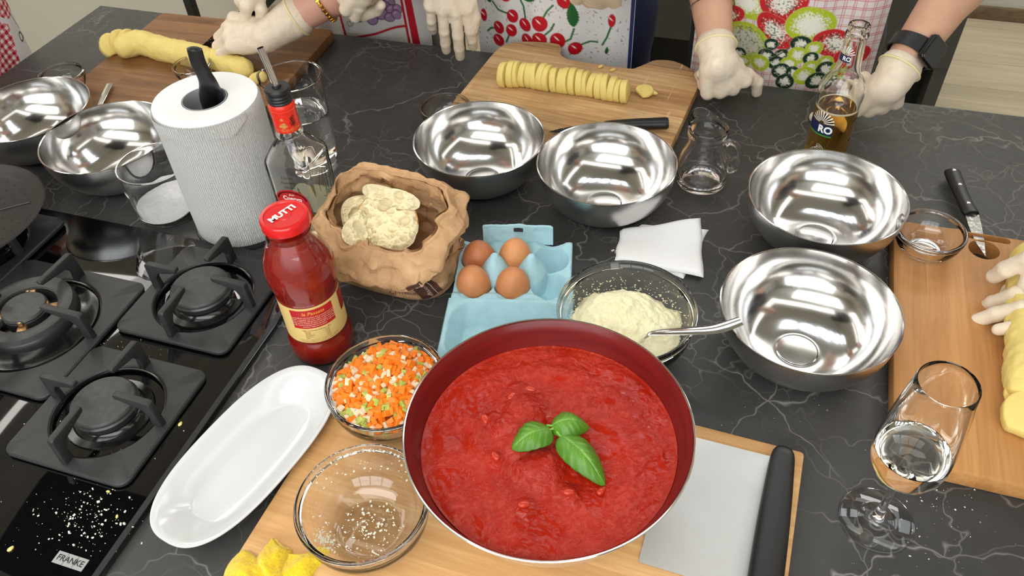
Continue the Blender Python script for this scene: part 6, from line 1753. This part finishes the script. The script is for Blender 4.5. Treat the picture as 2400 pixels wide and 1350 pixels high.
# ---- person with the fruit apron, fists on the worktop
uc = 1.425
W4R, K4R = px3(1682, 148, .082), px3(1702, 208, .036)
W4L, K4L = px3(2080, 200, .082), px3(2052, 252, .036)
p4, L4, e4, R4 = person(uc, -.175, FV, 'person in a fruit-print apron leaning on gloved fists, smartwatch on one wrist', C(206, 160, 132), C(58, 58, 58), C(60, 60, 60), C(60, 44, 32), {1: (W4R, (.35, -1.0, 0)), -1: (W4L, (-1.0, -.7, 0))}, fine=True)
def fruit(X, Z):
    n = vnoise(np.stack([X, Z, X * 0], -1), 560); n2 = vnoise(np.stack([X, Z, X * 0 + 3], -1), 480); n3 = vnoise(np.stack([X, Z, X * 0 + 5], -1), 800)
    c = np.tile(CN(214, 208, 204), (len(X), 1)); Hh = Z - TOP
    red = CN(196, 88, 104)
    for a, per in ((X, .0155), (Hh, .0155)):
        q = (a / per) % 1; ln_ = np.maximum(np.clip((.0007 - np.abs(q - .3) * per) / .0005 + .5, 0, 1), np.clip((.0006 - np.abs(q - .52) * per) / .0005 + .5, 0, 1)); c = over(c, ln_ * .75, red)
    G1, Y1, R1, D1, WH = CN(88, 120, 24), CN(170, 186, 40), CN(190, 40, 44), CN(26, 54, 34), CN(226, 224, 210)
    def f_(x, z, rx, rz, rot, edge, rim, core=WH, st=None):
        nonlocal c
        m, q = ell_mask(X, Hh, x - uc, z, rx, rz, rot); c = over(c, m, core)
        c = over(c, m * np.clip((q + n * .22 + n3 * .16 - rim + .26) / .20, 0, 1), edge)
        if st is not None: c = over(c, m * np.clip((n2 - .35) / .15, 0, 1) * .8 * (q < .8), st)
    f_(1.352, .125, .042, .024, -.5, Y1, .72); f_(1.412, .138, .040, .034, .2, R1, .70, st=D1); f_(1.325, .100, .028, .018, .2, R1, .66, st=D1)
    f_(1.408, .085, .040, .024, -.7, R1, .7, st=D1); f_(1.462, .100, .041, .032, 0, Y1, .78); f_(1.362, .057, .046, .032, -.35, Y1, .82, CN(190, 190, 176), CN(110, 112, 60))
    f_(1.512, .064, .044, .026, -.35, R1, .68, st=D1); f_(1.453, .066, .018, .014, .1, D1, .62); f_(1.540, .045, .03, .02, .4, R1, .6)
    for x, z, r_, e_ in ((1.405, .062, .012, D1), (1.400, .040, .014, D1), (1.425, .043, .012, D1), (1.452, .044, .017, Y1), (1.476, .058, .015, Y1), (1.474, .040, .013, D1), (1.418, .028, .0135, D1), (1.392, .024, .0165, Y1), (1.440, .026, .015, Y1), (1.430, .012, .016, D1), (1.450, .012, .012, D1), (1.478, .022, .015, Y1), (1.500, .030, .014, Y1), (1.504, .016, .017, D1), (1.470, .006, .019, Y1), (1.353, .030, .013, D1), (1.365, .018, .011, Y1), (1.440, -.008, .016, D1), (1.492, -.006, .018, D1), (1.525, .020, .014, Y1)): f_(x, z, r_, r_ * .92, 0, e_, .66)
    c = over(c, seg_mask(X, Hh, [(1.410 - uc, .034), (1.436 - uc, .056)], .0012), D1); c = over(c, seg_mask(X, Hh, [(1.447 - uc, .010), (1.443 - uc, .020)], .001), D1)
    return c
paint_apron(p4, L4, fruit, M_apron, half=1.15, ra=.170)
fist = [(84, 96, 60), (86, 98, 60), (86, 98, 60), (84, 94, 60)]
glove(p4, W4R, K4R, (-.15, -.85, .5), 1, fist, e4[1], cuff=.030, thumb=[(.016, .022, -.006), (.040, .048, -.010), (.052, .072, -.016), (.048, .094, -.024)], spread=.02)
glove(p4, W4L, K4L, (.1, -.85, .5), -1, fist, e4[-1], cuff=.030, thumb=[(.016, .022, -.006), (.044, .046, -.012), (.064, .068, -.020), (.078, .086, -.028)], spread=.02)
# thin cord bracelet and smartwatch
A4 = unit(e4[1] - W4R); c = W4R + A4 * .105; ra = unit(np.cross(A4, V3(0, 0, 1))); rb_ = np.cross(A4, ra)
obj('cord_bracelet', G().tube([tuple(c + (ra * math.cos(q) + rb_ * math.sin(q)) * .0365 + A4 * .004 * math.sin(q)) for q in np.linspace(0, 2 * pi, 41)], .0009, 6, cap=False), plain('grey_cord', C(90, 74, 66), .8), p4)
A4 = unit(e4[-1] - W4L); c = W4L + A4 * .064; nrm = V3(.42, -.78, .45); nrm = unit(nrm - A4 * (nrm @ A4)); sx = np.cross(A4, nrm)
wr = .0335
strap = G(); v_ = []
for q in np.linspace(0, 2 * pi, 49)[:-1]:
    d_ = nrm * math.cos(q) + sx * math.sin(q); w_ = .011 + .003 * max(0, math.cos(q)) ** 4
    for ro in (wr, wr + .0026):
        for sg in (-1, 1): v_.append(tuple(c + d_ * ro + A4 * w_ * sg))
f_ = []
for i in range(48):
    a, b = i * 4, ((i + 1) % 48) * 4
    f_ += [(a, a + 1, b + 1, b), (a + 2, b + 2, b + 3, a + 3), (a, b, b + 2, a + 2), (a + 1, a + 3, b + 3, b + 1)]
wst = obj('wristwatch', strap.add(v_, f_), M_bplastic, p4)
Fm = frame(c + nrm * (wr + .001), sx, A4, nrm)
obj('case', G().prism(rrect(-.0185, -.0215, .0185, .0215, .007, 6), -.001, .0095, M=Fm).bevel(.0025, 3, 40), plain('black_watch_case', C(12, 12, 13), .2), wst)
obj('screen', G().prism(rrect(-.0165, -.0195, .0165, .0195, .006, 6), .0094, .0102, M=Fm).bevel(.0004, 1, 40), plain('watch_screen', C(30, 31, 33), .12, spec=.7), wst)

# ---- person with the cherry apron
uc3 = 1.005
K3R = px3(1052, 22, .125); W3R = px3(1046, -62, .185)
K3L = px3(1396, 0, .165); W3L = px3(1402, -52, .235)
p3, L3, e3, R3 = person(uc3, -.195, FV, 'person in a white apron printed with cherries, gloved hands hanging in front', C(206, 160, 132), C(40, 46, 70), C(30, 36, 66), C(50, 36, 28), {1: (W3R, (1, -.6, 0)), -1: (W3L, (-.4, -1, 0))}, lean=.05)
def cherry(X, Z):
    c = np.tile(CN(214, 212, 210), (len(X), 1)); Hh = Z - TOP; P = np.stack([X, Z, X * 0], -1)
    c = over(c, np.clip((vnoise(P, 300) - .72) / .06, 0, 1) * .7, CN(120, 84, 96))
    RD, DK, GR = CN(184, 18, 34), CN(120, 10, 22), CN(28, 100, 44)
    def ch(u_, z_, r_, sq=1.0, stem=None):
        nonlocal c
        x = u_ - uc3
        if stem: c = over(c, seg_mask(X, Hh, [(a - uc3, b) for a, b in stem], .0019), GR)
        m, q = ell_mask(X, Hh, x, z_, r_ * sq, r_); c = over(c, m, RD); c = over(c, m * np.clip((q - .82) / .15, 0, 1) * .5, DK)
        m, _ = ell_mask(X, Hh, x - r_ * .15, z_ + r_ * .25, r_ * .36, r_ * .09, -.7); c = over(c, m, CN(236, 230, 228))
    ch(.917, .092, .0125, 1); ch(1.034, .097, .0150, 1, [(1.030, .108), (1.024, .125)])
    ch(.930, .052, .0135, .85, [(.924, .056), (.900, .060), (.888, .072)]); ch(.956, .040, .0130, 1, [(.958, .046), (.954, .075), (.946, .090)])
    ch(.987, .050, .0155, 1, [(.991, .056), (1.002, .076), (1.012, .086)]); ch(.899, .023, .0130, .9, [(.892, .020), (.880, .016), (.872, .008)])
    ch(.926, .022, .0130, .85, [(.922, .014), (.914, -.004)]); ch(.897, -.004, .0125, 1); ch(.960, .010, .013, 1); ch(.986, .018, .0145, 1, [(.992, .024), (1.008, .038), (1.014, .050)])
    ch(1.021, .018, .0150, 1, [(1.030, .014), (1.046, .024), (1.052, .044)]); ch(1.054, .004, .0130, 1, [(1.062, .010), (1.080, .016), (1.094, .016)])
    ch(1.120, .062, .0125, .55, [(1.119, .050), (1.112, .028), (1.104, .012)]); ch(.866, .040, .013, .5); ch(.96, .13, .013); ch(1.08, .14, .013)
    for a, b, x1, z1, w in ((.882, .068, .868, .112, .011), (.948, .094, .990, .108, .013), (1.052, .048, 1.046, .096, .012), (1.112, -.006, 1.114, .010, .004), (.86, .125, .89, .15, .01), (1.0, .14, 1.03, .16, .011)):
        m, vn = leaf_mask(X, Hh, a - uc3, b, x1 - uc3, z1, w); c = over(c, m, CN(30, 92, 44)); c = over(c, vn * .6, CN(18, 60, 30))
    m = np.clip((X - .1455) / .001, 0, 1); c = over(c, m, CN(40, 50, 96)); c = over(c, np.clip((X - .152) / .001, 0, 1), CN(206, 206, 206))
    return c
paint_apron(p3, L3, cherry, M_apron_gloss, half=1.1, ra=.172, y0=.095)
glove(p3, W3R, K3R, (0, -.75, .62), 1, [(16, 14, 8), (12, 10, 8), (14, 12, 8), (24, 16, 10)], e3[1], thumb=[(.016, .022, -.004), (.038, .052, -.004), (.044, .078, -.008), (.040, .104, -.014)], spread=.035, width=1.05)
glove(p3, W3L, K3L, (-.1, -.8, .55), -1, [(62, 70, 40), (66, 74, 40), (66, 74, 40), (64, 70, 40)], e3[-1], spread=.02)

# ---- person slicing the dough, grape apron, gold bracelet, both hands over the walnut board
uc5 = .612
def grape(X, Z):
    c = np.tile(CN(206, 202, 198), (len(X), 1)); Hh = Z - TOP; U_ = X + uc5
    for u0, w_ in ((.583, .0030), (.7155, .0028), (.729, .0070)): c = over(c, np.clip((w_ - np.abs(U_ - u0 - (Hh - .02) * (-.10 if u0 < .6 else -.05))) / .001 + .5, 0, 1), CN(176, 26, 40))
    c = over(c, seg_mask(U_, Hh, [(.583, -.030), (.640, -.014), (.714, .006)], .0026), CN(176, 26, 40))
    for x, z, r_ in ((.645, .056, .0135), (.668, .058, .012), (.688, .054, .0115), (.620, .024, .0135), (.638, .036, .0125), (.658, .040, .0130), (.676, .046, .0120), (.650, .020, .0125), (.671, .030, .0125), (.690, .038, .0115), (.684, .022, .0105), (.702, .040, .0105), (.698, .028, .0105), (.630, .050, .0125), (.612, .040, .012)):
        m, q = ell_mask(X, Hh, x - uc5, z, r_, r_ * .98); c = over(c, m, CN(52, 34, 52)); m2 = np.clip((.90 - q) / .06, 0, 1); c = over(c, m2, CN(150, 118, 150)); m3, _ = ell_mask(X, Hh, x - uc5 - r_ * .3, z + r_ * .3, r_ * .3, r_ * .12, .6); c = over(c, m3 * .6, CN(206, 190, 206))
    c = over(c, seg_mask(U_, Hh, [(.612, .018), (.606, .004), (.598, .002), (.596, .012), (.602, .014), (.604, .006)], .0007), CN(70, 110, 70))
    m, vn = leaf_mask(U_, Hh, .650, .078, .664, .066, .008); c = over(c, m, CN(46, 116, 60))
    # lemons, left of the red line
    for x, z, rx, rz, rot in ((.535, .046, .030, .018, .4), (.545, .020, .026, .020, 0)):
        m, q = ell_mask(X, Hh, x - uc5, z, rx, rz, rot); c = over(c, m, CN(214, 206, 150)); c = over(c, m * np.clip((q - .86) / .1, 0, 1), CN(90, 86, 40)); c = over(c, m * (np.abs((np.arctan2(Hh - z, U_ - x) * 3 / pi) % 1 - .5) > .44) * (q < .8) * .6, CN(80, 76, 40))
    m, vn = leaf_mask(U_, Hh, .556, .026, .578, .020, .008); c = over(c, m, CN(40, 110, 62))
    return c
W2L, K2L = px3(628, 84, .080), px3(540, 76, .086)
W2R, K2R = px3(606, -66, .175), px3(562, -14, .140)
p2, L2, e2, R2 = person(.60, -.185, FV, 'person in a grape-print apron slicing dough, gold bracelet on one wrist', C(214, 160, 140), C(200, 196, 190), C(150, 146, 136), C(110, 84, 60), {1: (W2R, (1, -.3, .3)), -1: (W2L, ('elbow', px3(872, -78, .175)))}, lean=.06, fine=True)
paint_apron(p2, L2, grape, M_apron, half=1.2, ra=.158, y0=.09)
glove(p2, W2L, K2L, (.05, -.45, .9), -1, [(52, 40, 22), (48, 40, 22), (44, 40, 24), (40, 40, 24)], e2[-1], thumb=[(.016, .022, -.008), (.036, .050, -.018), (.040, .074, -.030), (.030, .094, -.044)], cuff=.062, cr=.034, spread=.04)
A2 = unit(e2[-1] - W2L); c = W2L + A2 * .118; ra = unit(np.cross(A2, V3(0, 0, 1))); rb_ = np.cross(A2, ra); M_goldm = plain('gold', C(206, 160, 70), .25, metal=1.0)
br = obj('gold_bracelet', G().tube([tuple(c + (ra * math.cos(q) + rb_ * math.sin(q)) * .0385) for q in np.linspace(0, 2 * pi, 41)], .0030, 8, cap=False), M_goldm, p2)
for k in range(28):
    q = 2 * pi * k / 28; d_ = ra * math.cos(q) + rb_ * math.sin(q)
    obj('link', G().box((-.0022, -.0035, -.0016), (.0022, .0035, .0016), M=frame(c + d_ * .0410, np.cross(A2, d_), A2, d_)).bevel(.0006, 1), M_goldm, br)
glove(p2, W2R, K2R, (-.35, -.55, .75), 1, [(30, 40, 25), (58, 62, 40), (62, 66, 40), (64, 66, 40)], e2[1], thumb=[(.016, .022, -.008), (.040, .044, -.022), (.044, .066, -.036), (.032, .088, -.046)], cuff=.05)
# its knife
ka, kb, kc = Vector(px3(720, -90, .215)), Vector(px3(630, -38, .165)), Vector(px3(468, 112, .026))
t = thing('chef_knife', 'black-handled knife held by the person slicing the dough', 'knife', (0, 0, 0))
hp_ = spline([ka, ka.lerp(kb, .4), ka.lerp(kb, .8), kb], 6); nn = len(hp_)
obj('handle', G().tube([tuple(p) for p in hp_], list(np.interp(np.linspace(0, 1, nn), [0, .1, .5, .85, 1], [.013, .0150, .0140, .0130, .010])), 16, flat=.6, up=(0, 0, 1)), M_bplastic, t)
obj('blade', blade(G(), [kb - (kc - kb) * .03, kb.lerp(kc, .4), kb.lerp(kc, .8), kc], (-.55, .25, .8), [.026, .032, .024, .001], .002), M_bb, t, sharp=20)

# ---- person with a black sleeve behind them
K5, W5 = px3(806, -20, .165), px3(854, -62, .21)
p5, L5, e5, R5 = person(.87, -.52, FV, 'person in a black sleeve whose folded glove hangs before the grape apron', C(206, 160, 132), C(24, 24, 26), C(60, 60, 58), C(40, 30, 24), {1: (W5, (.2, -1, 0)), -1: (tuple(isl(1.05, -.40, 1.05)), (-.4, -1, 0))}, sleeve='long')
glove(p5, W5, K5, (-.1, -.70, .7), 1, [(70, 80, 40), (72, 84, 40), (74, 84, 40), (74, 84, 40)], e5[1], thumb=TH_fist, spread=.02, cuff=.05)

# ---- person in red gingham at the island's end
p1, L1, e1, R1 = person(-.165, .385, FU, 'person in a red gingham apron at the end of the island', C(206, 160, 132), C(120, 30, 40), C(200, 200, 200), C(70, 50, 36), {1: (tuple(isl(.10, .62, TOP + .2)), (1, -.5, 0)), -1: (tuple(isl(-.10, .06, 1.25)), (-1, -.5, 0))})
def gingham(X, Z):
    Hh = Z - TOP; q = .0066
    a = ((X + Hh * .15) / (2 * q)) % 1 < .5; b = ((Hh - X * .15) / (2 * q)) % 1 < .5
    red, pk, wh = CN(150, 30, 42), CN(196, 112, 116), CN(216, 206, 200)
    gi = np.where((a & b)[:, None], red, np.where((a | b)[:, None], pk, wh))
    # white printed panel towards the free end (X > edge), gingham patch with a round pocket above it
    c = gi.copy(); e = .085 + .25 * (Hh - .02) * 0
    panel = np.clip((X - .168 - .25 * (Hh - .0)) / .001, 0, 1); c = over(c, panel, CN(204, 200, 196))
    m, q2 = ell_mask(X, Hh, .200, .100, .044, .052); c = over(c, m, CN(206, 200, 196)); m2, _ = ell_mask(X, Hh, .200, .102, .035, .044); c = c + (gi - c) * m2[:, None]
    for k in range(4): c = over(c, seg_mask(X, Hh, [(.17 + .006 * k, .120), (.19 + .008 * k, .100), (.22, .11)], .0009) * .7, CN(190, 120, 80))
    c = over(c, seg_mask(X, Hh, [(.206, .064), (.213, .044), (.216, .026)], .0010), CN(80, 80, 76))
    m, q2 = ell_mask(X, Hh, .206, .012, .0105, .0105); c = over(c, np.clip((.0025 - np.abs(q2 - .8) * .0105) / .001, 0, 1), CN(70, 70, 66))
    c = over(c, seg_mask(X, Hh, [(.214, .004), (.222, .010), (.226, .002)], .0014), CN(180, 40, 50))
    return c
paint_apron(p1, L1, gingham, M_apron, half=1.35, ra=.225, rb=.03, y0=.105)
glove(p1, tuple(isl(.10, .62, TOP + .2)), tuple(isl(.16, .60, TOP + .14)), tuple(FU * .6 + V3(0, 0, .8)), 1, [(30, 30, 20)] * 4, e1[1])

# ---- person working at the beech board, mostly outside the picture
W7, K7 = px3(2610, 712, .085), px3(2510, 700, .080)
W7R = px3(2560, 560, .14)
p7, L7, e7, R7 = person(2.17, .52, -FU, 'person whose gloved fingers reach over the dough on the beech board', C(206, 160, 132), C(70, 70, 76), C(50, 52, 60), C(60, 46, 36), {-1: (W7, (-1, -.4, 0)), 1: (W7R, (1, -.4, 0))}, lean=.12)
glove(p7, W7, K7, (.08, -.25, .95), -1, [(34, 30, 16), (26, 26, 12), (16, 20, 10), (10, 8, 4)], e7[-1], thumb=[(.016, .022, -.008), (.036, .05, -.022), (.036, .07, -.03), (.026, .09, -.036)], spread=.10, lens=1.06)
K7R = px3(2490, 590, .10)
glove(p7, W7R, K7R, (.1, -.3, .9), 1, [(60, 64, 30)] * 4, e7[1])
t = thing('table_knife', 'knife with its tip entering the picture over the ragged dough roll', 'knife', (0, 0, 0))
q0, q1 = Vector(px3(2388, 638, .060)), Vector(px3(2450, 622, .075)); q2 = Vector(px3(2520, 596, .085))
obj('blade', blade(G(), [q1, q1.lerp(q0, .5), q0], (.1, .5, .85), [.016, .013, .0008], .0015), M_steel_in, t, sharp=20)
obj('handle', G().tube([tuple(q1), tuple(q1.lerp(q2, .5)), tuple(q2)], [.007, .010, .009], 12), M_bplastic, t)

# ---- stools at the back
wire_stool(1.966, -2.13, 'black wire stand on the oak floor near the back wall', pi / 4)
wire_stool(-.03, -1.50, 'black wire stool glimpsed between the grape apron and the hanging glove', .5)
t = thing('post_stand', 'black upright post of a stand by the off-white cupboard', 'stand', isl(-.305, -.62, 0), ANG)
obj('post', G().box((-.015, -.012, .012), (.015, .012, 1.25)).bevel(.002, 1), M_blackmetal, t)
obj('base', G().lathe([(0, 0), (.12, 0), (.12, .008), (.11, .012), (0, .012)], 40), M_blackmetal, t)
obj('crossbar', G().box((-.2, -.01, 1.22), (.2, .01, 1.24)), M_blackmetal, t)
